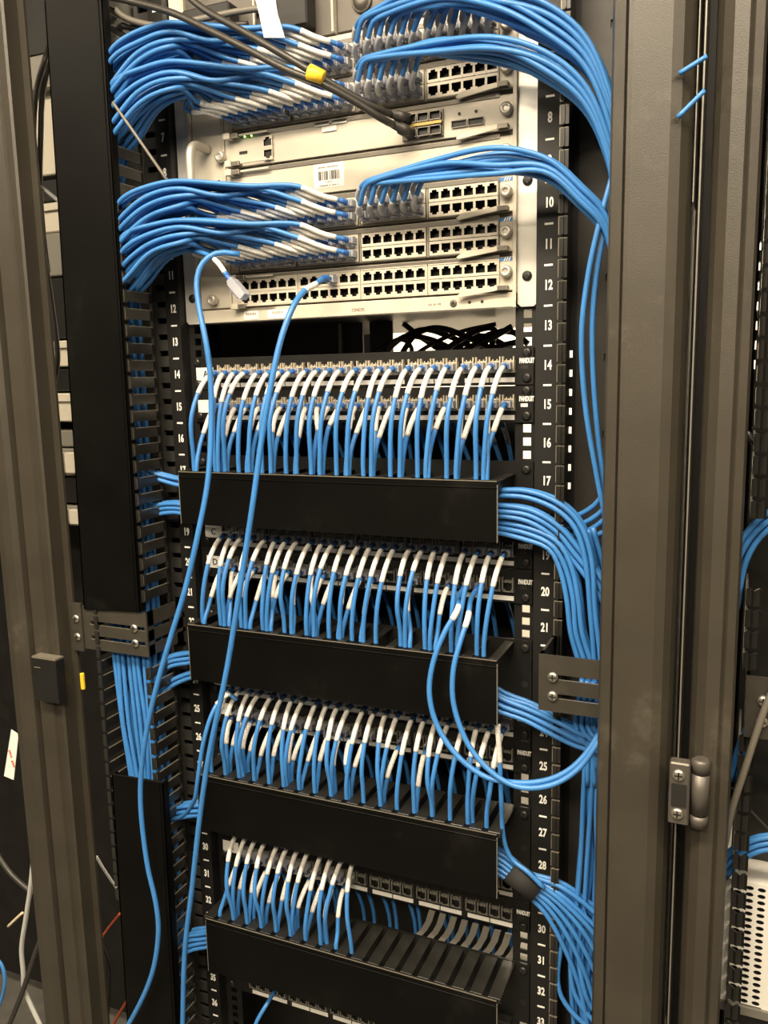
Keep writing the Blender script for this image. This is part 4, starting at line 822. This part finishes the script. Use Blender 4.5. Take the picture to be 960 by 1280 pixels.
ta_ = at(101, 841, -.080); tb2 = at(106, 862, -.080)
lab(build(MB().box(-0.4030, tb2.x, -0.0825, -0.0775, tb2.z, ta_.z), 'cable_tag', 'yellow', bevel=0.001), 'small amber tag beside the left bracket', 'tag')

# right neighbour: cables and a perforated unit past the right post
B(6, [(1010,628,-.05), (968,646,-.05), (942,668,-.05), (922,704,-.05), (912,760,-.045)], 'bundle at the right edge above the neighbouring bracket', 'cables at the right edge', 21, flat=3)
B(4, [(1010,870,-.05), (956,890,-.05), (932,922,-.05), (916,975,-.045)], 'bundle behind the neighbouring bracket at the right edge', 'cables behind the neighbouring bracket', 22, flat=2)
B(6, [(1010,1062,-.05), (962,1052,-.05), (928,1064,-.05), (900,1090,-.045)], 'bundle above the white perforated unit', 'cables above the perforated unit', 23, flat=3)
cord(wp([(985,830,-.09), (962,872,-.09), (946,915,-.09), (930,965,-.088), (915,1012,-.085), (905,1060,-.08)]), 'grey flat cable slanting past the right neighbouring bracket', 'cable', r=0.0036, m='greycable', name='power_cable')
cord(wp([(935,542,-.03), (945,556,-.05), (962,560,-.06), (985,556,-.05)]), 'black cable curling through the fingers at the right edge', 'cable', r=0.003, m='blkcable', name='power_cable')
cord(wp([(915,985,-.02), (935,1010,-.02), (962,1038,-.02)]), 'thin black wire above the bundle at the right edge', 'cable', r=0.0016, m='blkcable', name='wire')
ta = at(908, 1100, -0.03); tb_ = at(953, 1262, -0.03); x0 = ta.x-0.012; zt_ = ta.z; zb_ = tb_.z
pu = empty('perforated_unit', (x0+0.06, -0.03, zb_), 'white perforated steel unit at the lower right edge', 'equipment')
HC = MB(); px_, pz_ = 0.0122, 0.0078; ov = [(0.0042*math.cos(math.pi*2*i/12), 0.0024*math.sin(math.pi*2*i/12)) for i in range(12)]; ob = []
for (a, b) in ov:
    s_ = min(px_/2/abs(a) if abs(a) > 1e-9 else 9e9, pz_/2/abs(b) if abs(b) > 1e-9 else 9e9); ob.append((a*s_, b*s_))
HC.add([(a,0,b) for a, b in ob]+[(a,0,b) for a, b in ov]+[(a,0.006,b) for a, b in ov], [(i,(i+1) % 12,12+(i+1) % 12,12+i) for i in range(12)], 0)
HC.add([(a,0,b) for a, b in ov]+[(a,0.006,b) for a, b in ov], [(i,(i+1) % 12,12+(i+1) % 12,12+i) for i in range(12)]+[tuple(range(12,24))], 1)
for (cx_, cz_) in ((-1,-1), (1,-1), (1,1), (-1,1)):
    near = sorted(range(12), key=lambda i: (ob[i][0]-cx_*px_/2)**2+(ob[i][1]-cz_*pz_/2)**2)[:2]; HC.add([(ob[near[0]][0],0,ob[near[0]][1]), (cx_*px_/2,0,cz_*pz_/2), (ob[near[1]][0],0,ob[near[1]][1])], [(0,1,2)], 0)
SM_CELL = shared(HC, 'vent_cell', ['whiteeq', 'dark']); rows_ = int((zt_-zb_)/pz_)
for i in range(3):
    for r_ in range(rows_): put(SM_CELL, 'vent_cell', (x0+0.018+px_*(i+0.5), -0.03, zt_-pz_*(r_+0.5)), pu)
build(MB().box(x0, x0+0.018, -0.030, 0.10, zb_, zt_), 'side', 'whiteeq', pu); build(MB().box(x0+0.018+px_*3, x0+0.10, -0.030, 0.10, zb_, zt_), 'front', 'whiteeq', pu)
build(MB().box(x0, x0+0.10, -0.030, 0.10, zt_, zt_+0.003), 'top', 'whiteeq', pu); build(MB().box(x0, x0+0.10, -0.034, 0.10, zb_-0.010, zb_), 'base', 'greyeq', pu)
# blue cable bits tied across the slit between the two right posts
for i, (a, b) in enumerate((((849,92), (884,70)), ((847,147), (881,113)))):
    p1 = at(*a, -0.1485); p2 = at(*b, -0.1485)
    cord([p1, p1.lerp(p2, .5), p2], 'blue cable stub crossing the slit between the right posts, %s one' % ('upper', 'lower')[i], 'cable', 'blue stubs in the slit', r=0.0022, name='cable_stub', step=0.004)
cord(wp([(806,955,-.10), (824,975,-.125), (838,996,-.12), (850,1010,-.10)]), 'dark blue cable glimpsed in the slit beside the hinge', 'cable', r=0.0024, m='boot', name='cable_stub')
